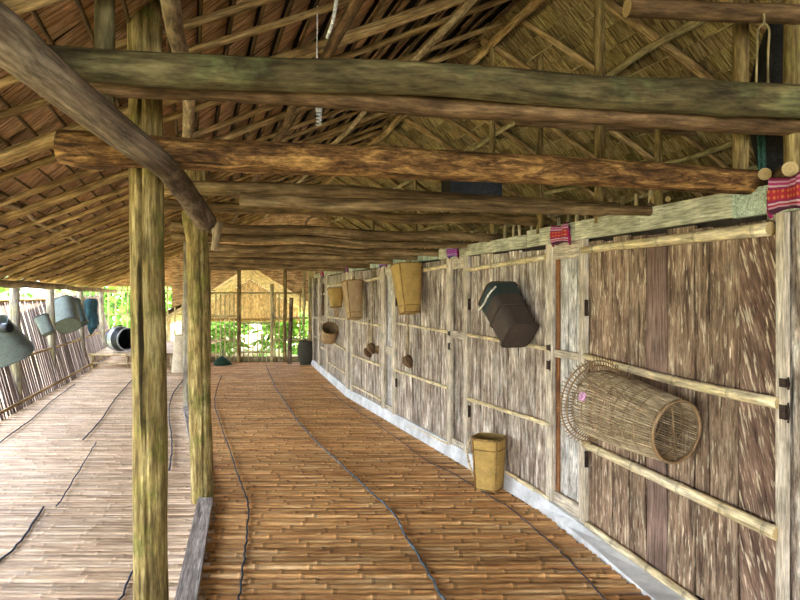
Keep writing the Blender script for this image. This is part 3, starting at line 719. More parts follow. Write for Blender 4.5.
# log ends on top of the wall
for px, y, r, lb in ((765, 174, .026, 'small log with a pale sawn end resting on the wall top'), (790, 169, .031, 'larger log with a pale sawn end at the wall top beside the red cloth')):
    Yq = wY(px) - .02; c = Vector((xp(px, Yq), Yq, zp(y, Yq)))
    d = Vector((.30, .95, 0)).normalized()
    log('wall_top_log', lb, 'log', c, c + d * 1.3, r, r, M_brown, 0, .003, 1, .03)
for px, y, r, lb in ((610, 204, .020, 'small stub log end on the olive top board nearest the knotty joist'), (655, 200, .022, 'stub log end under the barked beam near its tip'), (668, 199, .014, 'thin stub log end beside the barked beam tip')):
    Yq = wY(px) + .03; c = Vector((xp(px, Yq), Yq, zp(y, Yq))); d = Vector((.30, .95, 0)).normalized()
    log('wall_top_log', lb, 'log', c, c + d * .8, r, r, M_brown, 0, .003, 1, .03)

# ---------------------------------------------------------------- posts
def post(px, Y, r, z0, z1, m, label, name='post', lean=0.0, jit=.05, kn=4, cat='post', px1=None, groove=None):
    a = Vector((xp(px, Y), Y, z0)); b = Vector((xp(px1 if px1 else px, Y) + lean, Y, z1))
    return log(name, label, cat, a, b, r * 1.04, r * .96, m, 0, .008, kn, jit, 18, groove=groove)
post(153.5, 2.4, .064, -.02, 2.70, M_post, 'thick mossy cracked post nearest the viewer', 'roof_post', kn=0, px1=144.5, groove=3.25)
post(202.5, 4.40, .079, -.02, 2.60, M_post, 'thick mossy post standing at the end of the grey floor plank', 'roof_post', kn=1, px1=194, groove=3.7)
post(187.5, 7.96, .052, -.02, 2.35, M_postgrey, 'slim weathered grey post just left of the mossy post with the plank', 'roof_post')
for px, Y, lb in ((16.5, 8.04, 'slat wall post nearest the viewer, beside the first grey basket'), (52, 9.9, 'second slat wall post, in front of the tilted grey-green basket'), (82, 12.1, 'slat wall post at the corner of the raised platform'), (103, 14.3, 'farthest slat wall post, behind the raised platform')):
    post(px, Y, .062 if Y < 12.2 else .055, -.02, 1.64, M_postgrey, lb, 'eave_post', px1=px - 2)
Y = YEND
for px, r, zt, lb in ((209, .045, 2.05, 'green-brown post at the screen edge beside the mossy post'), (239, .045, 2.1, 'dark upright pole of the far screen left of the gate'), (272, .04, 1.75, 'pale upright pole of the far screen right of the gate'), (285, .04, 2.1, 'dark upright pole of the far screen beside the leaning stick'), (310, .045, 2.1, 'upright pole of the far screen touching the plank wall')):
    post(px, Y - .05, r, 0, zt, M_twig if px in (272, 310) else M_king, lb, 'screen_post', kn=1)
log('leaning_pole', 'brown stick leaning at the far screen beside the dark jar basket', 'pole', (xp(289.5, 13.1), 13.1, 0), (xp(291, 13.2), 13.25, zp(298, 13.1)), .05, .045, M_grey, 0, .01, 2)
log('leaning_pole', 'yellowish hanging pole above the dark jar basket', 'pole', (xp(304, 13.2), 13.2, zp(325, 13.2)), (xp(304, 13.2), 13.2, zp(268, 13.2)), .035, .03, M_twig, 0, .01, 1)
# king posts over the wall line
kp = [(740, .035, 3.62, 'thick upright post above the nearest door, under the short high beam'), (600, .032, 3.5, 'upright post reaching the ridge above the first narrow panel'), (659, .021, 2.42, 'short upright post between the barked beam and the one above'), (540, .026, 3.18, 'short upright post topped under the darker slope'),
      (492, .026, 3.60, 'dark upright post meeting the ridge pole'), (447, .026, 2.75, 'upright post seen between beams, right of the thin pair'), (415, .024, 2.85, 'thin dark upright post seen between the nearest beams'), (373, .028, 2.7, 'far thin upright post near the middle above the beams'), (793, .036, 3.6, 'upright post at the picture edge above the larger sawn log')]
for px, r, zt, lb in kp:
    Yk = (2.43) / ((px - 400) / F + .345); k_ = wY(px)
    Yk = min(Yk, k_ + .25) + (.03 if px < 780 else .12)
    log('king_post', lb, 'post', (xp(px, Yk), Yk, 1.93), (xp(px, Yk), Yk, zt), r, r * .92, M_king, 0, .006, 2, .05)

# ---------------------------------------------------------------- cords on the floor
def cord(pts, r, m, label, h=.012, name='lashing_cord'):
    q = [Vector((xp(x, (EYE - h) * F / (y - HY)), (EYE - h) * F / (y - HY), h)) for x, y in pts]
    pp = spline(q, 8); pp = [p + Vector((ru(-.006, .006), 0, ru(-.002, .003))) for p in pp]
    mb = MB(); mb.tube(pp, r, 6, 0, 0); tag(mb.build(name, m), label, 'cord')
cord([(266, 365), (275, 386), (283.6, 400), (300.5, 423.6), (317, 442), (341, 464), (368, 489), (393, 513), (405, 535), (422, 562), (444, 600)], .0065, M_cordb, 'blue-grey lashing cord down the middle of the brown floor')
cord([(318, 383), (341, 400), (371, 420), (402, 442), (429, 462), (452, 472.5), (479, 489.5), (510, 508), (530, 525), (564, 555), (606, 600)], .004, M_cord, 'thin dark cord along the wall side of the brown floor', .006)
cord([(222, 375), (216.6, 390), (215, 404), (222, 428), (229.5, 450), (240, 481), (248, 506), (246, 542), (242, 575), (239, 600)], .006, M_cord, 'dark twisted cord beside the grey floor plank')
cord([(75, 384), (53, 400), (34, 417), (0, 442)], .007, M_cord, 'cord nearest the slat wall on the pale floor')
cord([(133, 379), (115, 399), (103, 417), (83, 440)], .008, M_cord, 'dark blue cord on the far part of the pale floor left of the near post')
cord([(96, 442), (79, 471), (57, 506)], .005, M_cord, 'thin cord in the middle part of the pale floor')
cord([(44, 507), (17, 545), (-10, 568)], .007, M_cord, 'thick dark cord on the nearest pale floor mat, farthest from the post')
cord([(185, 377), (172, 396), (169, 415), (172, 444), (169, 470)], .008, M_cord, 'blue cord between the two mossy posts')
cord([(140, 555), (135, 567), (120, 600)], .006, M_cord, 'short dark cord on the pale floor at the foot of the near post')

# ---------------------------------------------------------------- baskets
def superell(a, k): 
    c, s = math.cos(a), math.sin(a); r = (abs(c) ** k + abs(s) ** k) ** (-1 / k); return c * r, s * r
def basket(name, label, mtx, H, rt, rb, m, mband, k0=2.2, k1=4.5, bands=(.0, .16, .98), strap=None, cat='basket', belly=0.0, legs=False, upper=None, lid=False):
    e = empty(name, label, cat, mtx); n = 28
    def ring(f, inset=0.0):
        r = rb + (rt - rb) * f + belly * math.sin(math.pi * f) - inset; k = k1 + (k0 - k1) * f
        return [Vector((superell(2 * math.pi * i / n, k)[0] * r, superell(2 * math.pi * i / n, k)[1] * r, f * H)) for i in range(n)]
    mb = MB(); fs = [i / 10 for i in range(11)]; per = 2 * math.pi * (rt + rb) / 2
    if upper:
        lo = [f for f in fs if f <= upper[0] + 1e-6]; hi = [f for f in fs if f >= upper[0] - 1e-6]
    else: lo = fs; hi = None
    mb.sheet([ring(f) for f in lo], closed=True, uvf=lambda i, k: (k * per / n, lo[min(i, len(lo) - 1)] * H))
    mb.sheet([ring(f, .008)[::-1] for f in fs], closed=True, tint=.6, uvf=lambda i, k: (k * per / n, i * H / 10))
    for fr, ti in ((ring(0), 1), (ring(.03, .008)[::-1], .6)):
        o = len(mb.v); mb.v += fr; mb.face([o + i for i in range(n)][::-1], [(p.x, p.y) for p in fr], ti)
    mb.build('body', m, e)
    if hi:
        mb = MB(); mb.sheet([[p * 1.0 for p in ring(f, -.001)] for f in hi], closed=True, uvf=lambda i, k: (k * per / n, hi[min(i, len(hi) - 1)] * H)); mb.build('upper_band', upper[1], e)
    for f in bands:
        mb = MB(); rr = ring(min(f, 1), -.003); mb.tube(rr + [rr[0]], .008 if f > .9 else .005, 6, 0, None); mb.build('rim' if f > .9 else 'band', mband, e)
    if legs:
        for i in range(4):
            a = math.pi / 4 + i * math.pi / 2; cx, cy = superell(a, k1); tx, ty = superell(a, k0)
            mb = MB(); mb.tube([(cx * (rb + .005), cy * (rb + .005), -.01), (tx * (rt + .004), ty * (rt + .004), H * .97)], .007, 6, 0, 0); mb.build('corner_splint', mband, e)
    if strap:
        mb = MB(); mb.tube(spline(strap[0], 8), strap[1], 8, 0, 0); mb.build('strap', strap[2], e)
    return e
def on_wall(px, y, off, tilt=0.0, lean=0.0, H=0.0):
    """frame on the wall: x along the wall toward the viewer, y into the veranda, z up; origin = basket foot, centre at sighted point"""
    Yw = wY(px)
    for _ in range(20):
        p = W(Yw, 0, off); Yn = Yw + ((px - 400) / F * p.y - p.x) * -1.0 * .9; 
        Yw = Yw + (p.x - (px - 400) / F * p.y) / (.345 + (px - 400) / F)
    c = W(Yw, 0, off); c.z = zp(y, c.y)
    t = (W(Yw - .1, 0) - W(Yw + .1, 0)).normalized(); N_ = wN(Yw)
    R3 = Matrix((t, N_, Vector((0, 0, 1)))).transposed()
    rot = R3 @ Matrix.Rotation(tilt, 3, 'Y') @ Matrix.Rotation(lean, 3, 'X')
    org = c - rot @ Vector((0, 0, H / 2))
    return Matrix.Translation(org) @ rot.to_4x4()
def cordloop(r, H, out_=.02): return [(-r * .6, -.01, H * 1.0), (-r * .2, -.02, H * 1.12), (r * .3, -.02, H * 1.12), (r * .6, -.01, H)]
basket('carrying_basket', 'large yellow woven basket hanging high between two doors', on_wall(408, 289, .17, -.17, 0, .50), .50, .165, .085, M_yel, M_band, bands=(0, .14, .99), strap=(cordloop(.15, .5), .006, M_band), legs=True)
basket('carrying_basket', 'tan woven basket with a pale side, second along the wall behind the yellow one', on_wall(353.5, 300, .17, -.2, 0, .50), .50, .145, .085, M_tan, M_band, bands=(0, .14, .99), strap=(cordloop(.13, .5), .006, M_band), legs=True)
basket('small_basket', 'small yellow basket hanging beyond the tan baskets', on_wall(336, 298, .13, -.15, 0, .28), .28, .13, .08, M_yel, M_band, bands=(0, .99))
basket('small_basket', 'small tilted tan basket low on the far plank wall', on_wall(329, 333, .13, .9, 0, .28), .28, .12, .12, M_tan, M_band, k0=2.2, k1=2.6, bands=(0, .99))
basket('dark_basket', 'dark brown square basket with a black top hanging tilted on a plank door', on_wall(508, 314, .14, -.82, 0, .44), .44, .125, .115, M_blk, M_blk, k0=7, k1=7, bands=(0, .45, .97), upper=(.7, M_teal),
       strap=([(-.13, .10, .43), (-.10, .145, .37), (.0, .155, .33), (.10, .15, .33), (.145, .10, .36)], .007, M_cordw))
m_ = Matrix.Translation((xp(489, 4.62), 4.62, 0.012)) @ Matrix.Rotation(-.5, 4, 'Z')
basket('standing_basket', 'yellow-brown square carrying basket standing on the floor against the wall', m_, .40, .115, .085, M_yel, M_band, k0=3.5, k1=6, bands=(0.02, .78, .98), legs=True,
       strap=([(-.13, -.05, .40), (-.155, -.06, .28), (-.15, -.02, .16), (-.11, .0, .04)], .008, M_bandc))
basket('tall_basket', 'tall cream woven bin behind the two mossy posts', Matrix.Translation((xp(182, 11.8), 11.8, .0)), .72, .14, .19, M_cream, M_bandc, k0=2.2, k1=2.4, bands=(0, .99))
basket('jar_basket', 'dark olive jar-shaped basket in the far corner by the plank wall', Matrix.Translation((xp(305.5, 13.0), 13.0, 0.0)), .50, .14, .11, M_jar, M_jar, k0=2.1, k1=2.1, bands=(0, .99), belly=.05)
def on_lat(px, y, off, tilt, H, yaw=0.0):
    lo, hi = 3.0, 15.5; k = (px - 400) / F
    for _ in range(40):
        mid = (lo + hi) / 2; z = zp(y, mid)
        if k * mid > lat_x(mid) - LEAN * max(0, z) + off: lo = mid
        else: hi = mid
    Yw = lo; c = Vector((k * Yw, Yw, zp(y, Yw))); t = Vector((lat_x(Yw + .1) - lat_x(Yw - .1), .2, 0)).normalized(); N_ = Vector((t.y, -t.x, 0))
    R3 = Matrix((t, N_ * -1, Vector((0, 0, 1)))).transposed()
    rot = Matrix.Rotation(yaw, 3, 'Z') @ R3 @ Matrix.Rotation(-.42, 3, 'X') @ Matrix.Rotation(tilt, 3, 'Y')
    return Matrix.Translation(c - rot @ Vector((0, 0, H / 2))) @ rot.to_4x4()
basket('wall_basket', 'large grey-green tapered basket cut by the picture edge', on_lat(3, 338, .22, -.45, .5, .2), .48, .15, .24, M_greyb, M_teal, k0=3, k1=3, bands=(0, .99))
basket('wall_basket', 'tilted grey-green basket on the slat wall between the second and third posts', on_lat(66, 315, .22, .65, .5, -.1), .52, .20, .19, M_greyb, M_drum, k0=3, k1=3, bands=(0, .99))
basket('wall_basket', 'dark basket just behind the tilted grey-green basket', on_lat(77, 313, .2, .4, .5, 0), .5, .13, .12, M_teal, M_drum, k0=3, k1=3, bands=(0, .99))
basket('wall_basket', 'small bluish basket peeping past the second slat wall post', on_lat(45, 325, .15, .2, .3, 0), .30, .10, .09, M_greyb, M_drum, k0=3, k1=3, bands=(0, .99))
mb = MB(); c = on_lat(92, 315, .15, 0, 0).translation
for i in range(5): 
    q = c + Vector((ru(-.06, .06), ru(-.08, .08), 0)); mb.tube(spline([q + Vector((0, 0, .36)), q + Vector((ru(-.05, .05), 0, .1)), q + Vector((ru(-.03, .03), 0, -.15)), q + Vector((.02, 0, -.34 + ru(-.1, .1)))], 4), [.03] + [.075] * 5 + [.09] * 6 + [.04], 10, 0, 0, .15)
tag(mb.build('hanging_bundle', plain('teal_cloth', (.012, .04, .05), .8)), 'dark teal cloth bundle hanging behind the third slat wall post', 'bundle')
mb = MB(); c = on_lat(7, 328, .38, 0, 0).translation
mb.tube([c + Vector((-.05, 0, 0)), c + Vector((.05, -.02, 0))], [.06, .055], 16, 0, 0); tag(mb.build('dark_gourd', M_drum), 'round dark gourd on the big grey basket at the picture edge', 'gourd')
# black drum-shaped pot on the platform
Yd = 12.55; c = Vector((xp(119, Yd), Yd, .25)); r_ = .215
e = empty('cooking_pot', 'round black pot lying on its side on the raised platform', 'pot', Matrix.Translation((c.x, c.y, .315 + .272)) @ Matrix.Rotation(1.05, 4, 'Z') @ Matrix.Rotation(math.pi / 2, 4, 'X') @ Matrix.Scale(1.18, 4))
prof = [(.0, -.22), (.10, -.22), (.16, -.19), (.205, -.10), (.222, 0), (.218, .08), (.205, .15), (.19, .19), (.19, .215)]
def lathe(mb, prof, n=28, mi=0, tint=1.0, flip=False):
    rows = [[Vector((r * math.cos(2 * math.pi * k / n), r * math.sin(2 * math.pi * k / n), z)) for k in range(n)] for r, z in prof]
    mb.sheet(rows, mi, tint, closed=True)
mb = MB(); lathe(mb, prof); lathe(mb, [(.175, .215), (.175, .17), (.20, .08), (.20, -.1), (.0, -.2)]); mb.build('body', M_drum, e)
mb = MB(); lathe(mb, [(.190, .215), (.203, .222), (.201, .234), (.182, .234), (.175, .215)]); mb.build('lip', M_drumlip, e)
mb = MB(); lathe(mb, [(.2235, -.02), (.2245, 0), (.2235, .06), (.216, .085)]); mb.build('worn_band', M_drumlip, e)
mb = MB(); mb.tube([Vector((.04 * math.cos(a), .215, .04 * math.sin(a) + .03)) + Vector((0, .02, 0)) for a in [i * math.pi / 6 for i in range(7)]], .008, 6, 0, 0); mb.build('handle', M_drum, e)
# dark green lump by the screen
mb = MB(); c = Vector((xp(222, 12.9), 12.9, 0)); rows = []
for i in range(7):
    f = i / 6; rr = .17 * math.sin(math.pi * (.5 - .5 * f) + .0) if i < 6 else .01; rr = .18 * math.cos(f * math.pi / 2) + .01
    rows.append([c + Vector((rr * math.cos(a) * (1 + .15 * math.sin(3 * a + i)), rr * math.sin(a), f * .19)) for a in [k * math.pi / 8 for k in range(16)]])
mb.sheet(rows, closed=True); tag(mb.build('cloth_heap', plain('dark_green_cloth', (.02, .05, .03), .9)), 'small dark green heap on the floor at the far screen', 'heap')

# ---------------------------------------------------------------- fish trap
off = .205
mA = on_wall(597, 402, off).translation; mB_ = on_wall(677, 432, .165).translation
ax = (mB_ - mA); Lt = ax.length; zax = ax.normalized(); xax = Vector((0, 0, 1)).cross(zax).normalized(); yax = zax.cross(xax)
Rt = Matrix((xax, yax, zax)).transposed()
tr = empty('fish_trap', 'long cylindrical bamboo fish trap hanging on the nearest door', 'fish trap', Matrix.Translation(mA) @ Rt.to_4x4())
def rt_(z): return lerp1([0, .06, .25, .45, Lt], [.178, .184, .178, .160, .148], z)
mb = MB(); ns = 84
for i in range(ns):
    a = 2 * math.pi * i / ns + ru(-.01, .01); t_ = ru(.8, 1.15)
    pts = [(rt_(z) * math.cos(a), rt_(z) * math.sin(a), z) for z in [0, .06, .15, .25, .35, .45, Lt]]
    mb.tube(pts, .0034, 5, 0, 0, tint=t_)
mb.build('splint_wall', M_splint, tr)
for i, z in enumerate([.02, .09, .16, .23, .30, .37, .44, Lt - .015]):
    if z > Lt: continue
    r = rt_(z); mb = MB(); mb.tube([(r * math.cos(a), r * math.sin(a), z) for a in [k * math.pi / 24 for k in range(49)]], .0035, 6, 0, None); mb.build('hoop', M_hoop, tr)
mb = MB(); r = rt_(Lt); mb.tube([(r * math.cos(a), r * math.sin(a), Lt) for a in [k * math.pi / 24 for k in range(49)]], .0075, 8, 0, None); mb.build('mouth_ring', M_hoop, tr)
for r, z, q in ((.205, -.005, .0045), (.228, -.02, .004)):
    mb = MB(); mb.tube([(r * math.cos(a), r * math.sin(a), z) for a in [k * math.pi / 24 for k in range(49)]], q, 6, 0, None); mb.build('outer_ring', M_hoop, tr)
mb = MB()
for i in range(72):
    a = 2 * math.pi * i / 72; 
    mb.tube([(.176 * math.cos(a), .176 * math.sin(a), .012), (.21 * math.cos(a), .21 * math.sin(a), -.008), (ru(.235, .255) * math.cos(a), ru(.235, .255) * math.sin(a), -.03)], .0028, 5, 0, 0)
mb.build('splint_fringe', M_hoop, tr)
mb = MB()   # inner funnel
for i in range(48):
    a = 2 * math.pi * i / 48; mb.tube([(.176 * math.cos(a), .176 * math.sin(a), 0), (.11 * math.cos(a), .11 * math.sin(a), .16), (.05 * math.cos(a), .05 * math.sin(a), .30)], .003, 5, 0, 0)
mb.build('inner_funnel', M_splint, tr)
mb = MB(); mb.tube([(0, rt_(Lt), Lt), (.01, .05, Lt + .006), (0, -rt_(Lt), Lt)] and [(rt_(Lt) * math.cos(a), rt_(Lt) * math.sin(a), Lt) for a in (1.9, -1.5)], .003, 6, 0, 0); mb.build('mouth_tie', M_hoop, tr)
# paper tag on the outside, facing the viewer
vd = Rt.inverted() @ (Vector((0, 0, EYE)) - mA).normalized(); at_ = math.atan2(vd.y, vd.x) 
ptag = P(592, 404, mA.y); loc = Rt.inverted() @ (ptag - mA)
a = at_ ; r = .188; c = Vector((r * math.cos(a), r * math.sin(a), .085)); u = Vector((-math.sin(a), math.cos(a), 0))
mb = MB(); mb.box(c, u * .022, Vector((0, 0, .024)), Vector((math.cos(a), math.sin(a), 0)) * .0015, grain='x'); mb.build('paper_tag', M_tag, tr)

# ---------------------------------------------------------------- woven red cloths tied round the top board
def cloth(px, wd_, z0, z1, label, cm=None):
    Yc = wY(px); t = (W(Yc - .1, 0) - W(Yc + .1, 0)).normalized(); N_ = wN(Yc); c = W(Yc, 0, 0)
    e = empty('woven_cloth', label, 'cloth', Matrix.Translation((c.x, c.y, z0)))
    h = z1 - z0; n = 12; rows = []
    for i in range(n + 1):
        f = i / n; s = (f - .5) * wd_; pinch = 1 - .18 * math.sin(math.pi * f)
        zz = .5 * h * (1 - (1 - pinch)); out_ = .060 + .012 * math.sin(f * 9) + .008 * math.sin(f * 23)
        prof_ = [(-.02, -.5), (out_ * .9, -.5), (out_, -.42), (out_ + .006 * math.sin(f * 17), 0), (out_, .42), (out_ * .9, .52), (-.05, .54)]
        rows.append([t * s + N_ * o_ + Vector((0, 0, h / 2 + q * h * pinch)) for o_, q in prof_])
    vs = [0.0, .02, .06, .5, .94, .98, 1.0]
    mb = MB(); mb.sheet(rows, uvf=lambda i, k: (i / n * wd_ * 6, vs[min(k, 6)])); mb.build('cloth_wrap', cm or M_red, e)
    for sx in (-1, 1):
        mb = MB()
        for q in range(4): mb.tube(spline([t * (sx * wd_ * .48) + N_ * .045 + Vector((0, 0, h * (.2 + q * .2))), t * (sx * wd_ * .53) + N_ * .052 + Vector((0, 0, h * (.1 + q * .15))), t * (sx * wd_ * .5) + N_ * .04 + Vector((0, 0, h * (-.1 + q * .1)))], 3), .007, 6, 0, 0)
        mb.build('tied_end', M_fringe, e)
cloth(797, .16, 1.835, 1.985, 'largest red patterned cloth on the green painted top board')
cloth(567, .185, 1.835, 1.965, 'red and orange patterned cloth over the first narrow panel')
cloth(458, .18, 1.845, 1.955, 'pink-red cloth over the narrow panel beside the dark basket', M_pur)
cloth(387, .22, 1.845, 1.965, 'pink-purple cloth just before the large yellow basket', M_pur)
cloth(349, .24, 1.845, 1.965, 'smallest far purple cloth above the tan basket', M_pur)
cloth(325, .2, 1.85, 1.955, 'farthest reddish cloth at the end of the top board')

# ---------------------------------------------------------------- hanging tools
def tool(px, y0, y1, tiltpx, label, head=True, name='wooden_mallet', r=.015):
    Yc = wY(px) - .06; a = Vector((xp(px, Yc), Yc, zp(y0, Yc))); b = Vector((xp(px + tiltpx, Yc), Yc, zp(y1, Yc)))
    e = empty(name, label, 'tool', Matrix.Translation(b))
    mb = MB(); mb.tube([a - b, Vector((0, 0, .02))], r, 8, 0, 0, .03); mb.build('handle', M_pale, e)
    if head:
        mb = MB(); mb.tube(spline([(-.02, 0, .07), (.0, 0, .03), (.02, 0, -.01), (.05, 0, -.05)], 3), [.03, .045, .055, .06, .062, .06, .055, .05, .04, .03], 12, 0, 1, .05); mb.build('head', [M_brown, M_cut], e)
    return e
tool(373, 268, 349, -2, 'long handled wooden mallet hanging in front of the middle far door')
tool(375.5, 268, 351, 3.5, 'second long mallet just right of the first one', r=.009)
tool(369, 320, 353, -1.5, 'short dark mallet at the foot of the long pair')
tool(408.5, 300, 362, -1.0, 'thin stick with a knob hanging below the large yellow basket')
for px, y0, y1, lb, r in ((315, 255, 282, 'yellow flat stick hanging at the far end of the wall', .04), (323, 284, 315, 'dark narrow stick on the far plank wall', .02)):
    Yc = wY(px) - .08; log('hanging_stick', lb, 'stick', P(px, y1, Yc), P(px, y0, Yc), r, r * .9, M_twig if r > .03 else M_brown, 0, .004, 0)
mb = MB(); Yc = wY(338) - .04; mb.box(P(338, 306, Yc), (.06, -.02, 0), (.0, .01, 0), (0, 0, .18)); tag(mb.build('wooden_scabbard', M_hoop), 'flat wooden scabbard behind the small yellow basket', 'scabbard')

# ---------------------------------------------------------------- lamp, ropes and loft things
e = empty('hanging_lamp', 'small white compact lamp hanging from a wire between the beams', 'lamp', Matrix.Translation(P(319, 125, 2.9)))
mb = MB(); mb.tube([(0, 0, .10), (-.01, 0, .34), (-.02, .1, .95)], .003, 6, 0, 0); mb.build('wire', M_white, e)
mb = MB(); lathe(mb, [(.0, .11), (.012, .11), (.016, .09), (.016, .065), (.013, .06)], 14); mb.build('socket', M_white, e)
mb = MB(); mb.tube([(.010 * math.cos(a), .010 * math.sin(a), .06 - a * .06 / 22) for a in [i * .5 for i in range(45)]], .0055, 6, 0, 0); mb.build('bulb', M_white, e)
mb = MB(); mb.tube(spline([P(338, -10, 2.5), P(333, 20, 2.62), P(327, 38, 2.7)], 5), .008, 8, 0, 0); tag(mb.build('white_cable', M_white), 'white cable along the brown purlin near the lamp', 'cable')
Yr = 2.45
for x0, lb in ((757, 'greenish rope hanging in a loop between the two thick upright posts'), (768, 'second greenish rope beside the looped one')):
    mb = MB(); mb.tube(spline([P(762, 5, Yr), P(764, 22, Yr), P(x0 + 1, 30, Yr), P(x0, 55, Yr), P(x0 - 1 if x0 < 760 else x0, 88, Yr)], 5), .0045, 6, 0, 0); tag(mb.build('hanging_rope', M_batten), lb, 'rope')
# black sack and green cloth in the loft
mb = MB(); rows = []
cs = P(772, 112, 3.0)
for i in range(13):
    f = i / 12; z = 2.02 + .85 * f; rr = .13 * math.sin(math.pi * (.12 + .8 * f)) ** .6
    rows.append([Vector((cs.x + .05, 3.0, z)) + Vector((rr * 1.1 * math.cos(a) * (1 + .08 * math.sin(4 * a + 6 * f)), rr * math.sin(a) * (1 + .08 * math.cos(3 * a)), 0)) for a in [k * math.pi / 12 for k in range(24)]])
mb.sheet(rows, closed=True); tag(mb.build('black_sack', M_blackcloth), 'black sack hanging between the two thick upright posts above the wall', 'sack')
mb = MB(); mb.sheet([[P(757 + i * 2.4 + .12 * k * (1 if i % 2 else 1), 128 + 5.5 * k, 2.86 + .02 * (i % 2)) for i in range(4)] for k in range(9)]); 
g = mb.build('green_cloth', M_greencloth); g.modifiers.new('thick', 'SOLIDIFY').thickness = .006; tag(g, 'green cloth hanging beside the black sack', 'cloth')
mb = MB(); bx = P(471, 186, 3.95); 
mb.box((bx.x, 3.95, 2.20), (.17, .03, 0), (-.02, .12, 0), (0, 0, .095)); mb.box((bx.x, 3.95, 2.30), (.178, .031, 0), (-.021, .127, 0), (0, 0, .012)); tag(mb.build('black_box', M_drum), 'flat black box lying on the joists above the doors', 'box')
mb = MB(); c = P(318, 224, 6.3); mb.tube([c + Vector((.13 * math.cos(a), .03 * math.sin(a), .09 * math.sin(a))) for a in [k * math.pi / 12 for k in range(25)]], .012, 8, 0, None); tag(mb.build('rattan_ring', M_hoop), 'thin ring lying between the joists above the aisle', 'ring')

# ---------------------------------------------------------------- porch hut beyond the screen
hx0 = xp(250, 14.6)
hut = empty('neighbouring_hut', 'neighbouring thatched hut seen through the far screen', 'hut', Matrix.Translation((xp(250, 15.9), 15.9, -1.0)))
zr = 2.34 + 1.0; sl_ = .62; hw = 2.9; y1 = 12.0; dx = -1.0 * (xp(250, 14.6) - xp(250, 24.6)) * 0
k_ = (250 - 400) / F
def H_(x, y, z): return Vector((x + k_ * y, y, z))
for s in (-1, 1):
    mb = MB(); n = 14
    for i in range(n):
        xa, xb = hw * i / n, hw * (i + 1.2) / n
        mb.sheet([[H_(s * xa, y, zr - sl_ * xa + .0), H_(s * xb, y, zr - sl_ * xb - .03)] for y in (0, 3, 6, 9, 12)], tint=ru(.8, 1.2), smooth=False)
    mb.sheet([[H_(0, y, zr + .1), H_(s * hw, y, zr + .1 - sl_ * hw)] for y in (0, 12)])
    mb.build('roof_slope', M_thL, hut)
    for i in range(9):
        y = .1 + i * 1.4; mb = MB(); mb.tube([H_(0, y, zr - .07), H_(s * hw, y, zr - .07 - sl_ * hw)], .045, 8, 0, 0); mb.build('rafter', M_rail, hut)
    for y in (.3, 6, 11.8):
        mb = MB(); mb.tube([H_(s * 2.2, y, 0), H_(s * 2.2, y, zr - sl_ * 2.2 - .07)], .06, 8, 0, 0); mb.build('post', M_rail, hut)
mb = MB(); mb.tube([H_(0, 0, zr - .05), H_(0, 12, zr - .05)], .05, 8, 0, 0); mb.build('ridge_pole', M_rail, hut)
mb = MB(); x = -2.2; zg = 1.35
while x < 2.2:
    top = zr - .1 - sl_ * abs(x); mb.box(H_(x, 11.6, (top + zg) / 2), (.045, 0, 0), (0, .02, 0), (0, 0, (top - zg) / 2), ru(.85, 1.1)); x += .097
mb.build('gable_wall', M_hut, hut)
mb = MB(); mb.tube([H_(-2.3, 11.5, zg), H_(2.3, 11.5, zg)], .07, 8, 0, 0); mb.build('floor_beam', M_rafter, hut)

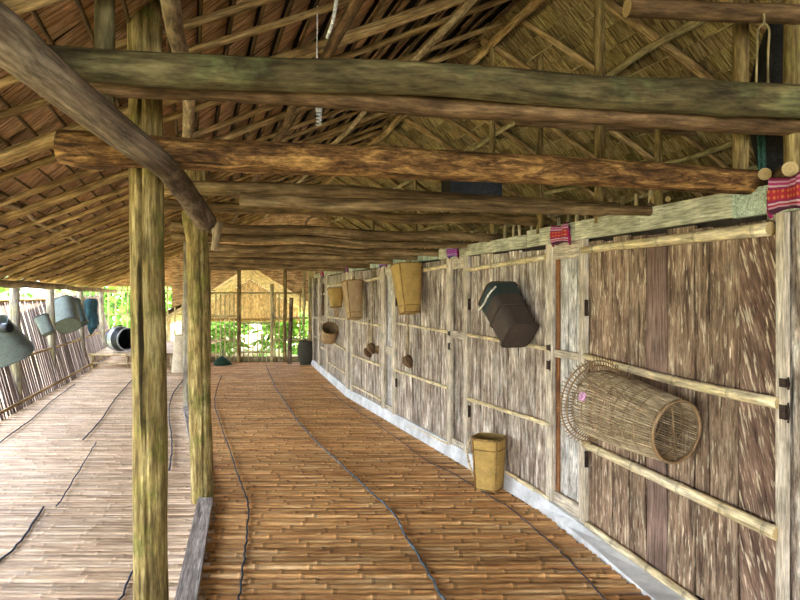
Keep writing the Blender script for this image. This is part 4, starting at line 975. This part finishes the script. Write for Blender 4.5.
# ---------------------------------------------------------------- plants outside
def shrub(name, label, p, h, wdt, n, m, leaf=.10, cat='tree', z0=-1.0, blade=False):
    e = empty(name, label, cat, Matrix.Translation((p[0], p[1], z0)))
    mb = MB(); mb.tube(spline([(0, 0, 0), (ru(-.1, .1), ru(-.1, .1), h * .4), (ru(-.2, .2), 0, h * .8)], 4), [.03 * h ** .5] * 5 + [.02 * h ** .5] * 4, 8, 0, 0, .08); mb.build('trunk', M_trunk, e)
    mb = MB()
    for i in range(n):
        while True:
            q = Vector((ru(-1, 1), ru(-1, 1), ru(-1, 1)))
            if q.length < 1: break
        c = Vector((q.x * wdt, q.y * wdt, h * .60 + q.z * h * .42)); s = leaf * ru(.6, 1.4)
        d = Vector((ru(-1, 1), ru(-1, 1), ru(-.8, .3))).normalized(); u = d.cross(Vector((ru(-1, 1), ru(-1, 1), ru(-1, 1)))).normalized(); 
        L = s * (4 if blade else 1.6)
        mb_v = [c, c + d * L * .5 + u * s * .5, c + d * L, c + d * L * .5 - u * s * .5]; o = len(mb.v); mb.v += mb_v
        t_ = ru(.5, 1.5); mb.face([o, o + 1, o + 2, o + 3], [(0, 0), (.1, .1), (0, .2), (-.1, .1)], (t_, t_, t_ * .8))
    mb.build('foliage', m, e)
shrub('banana_plant', 'bright green broad-leaved plant behind the gate of the far screen', (xp(266, 20), 20), 1.5, .5, 60, M_leaf, .12, 'plant', blade=True)
shrub('garden_tree', 'deep green tree far behind the hut', (-14.5, 40), 5.5, 3.5, 2500, M_leafd, .28)
shrub('garden_tree', 'green tree outside the nearest part of the slat wall', (-11.5, 12), 3.6, 2.0, 1300, M_leaf, .22)
shrub('garden_tree', 'green tree outside the middle of the slat wall', (-14.5, 19), 4.2, 2.2, 1300, M_leaf, .24)
shrub('garden_tree', 'green tree beyond the back wall of poles', (-13.0, 27), 4.6, 2.6, 1500, M_leaf, .26)
shrub('garden_shrub', 'pale green hedge bush far behind the hut on its near side', (xp(226, 30), 30), 2.1, 1.4, 1300, M_leaf, .16, 'shrub')
shrub('garden_shrub', 'pale green hedge bush far behind the hut beyond the leaning stick', (xp(288, 30), 30), 2.1, 1.4, 1300, M_leaf, .16, 'shrub')
shrub('garden_shrub', 'low shrub left of the gate beyond the screen', (xp(222, 22), 22), 1.3, .8, 500, M_leaf, .12, 'shrub')
shrub('garden_shrub', 'low shrub right of the gate beyond the screen', (xp(292, 23), 23), 1.5, .8, 500, M_leaf, .12, 'shrub')
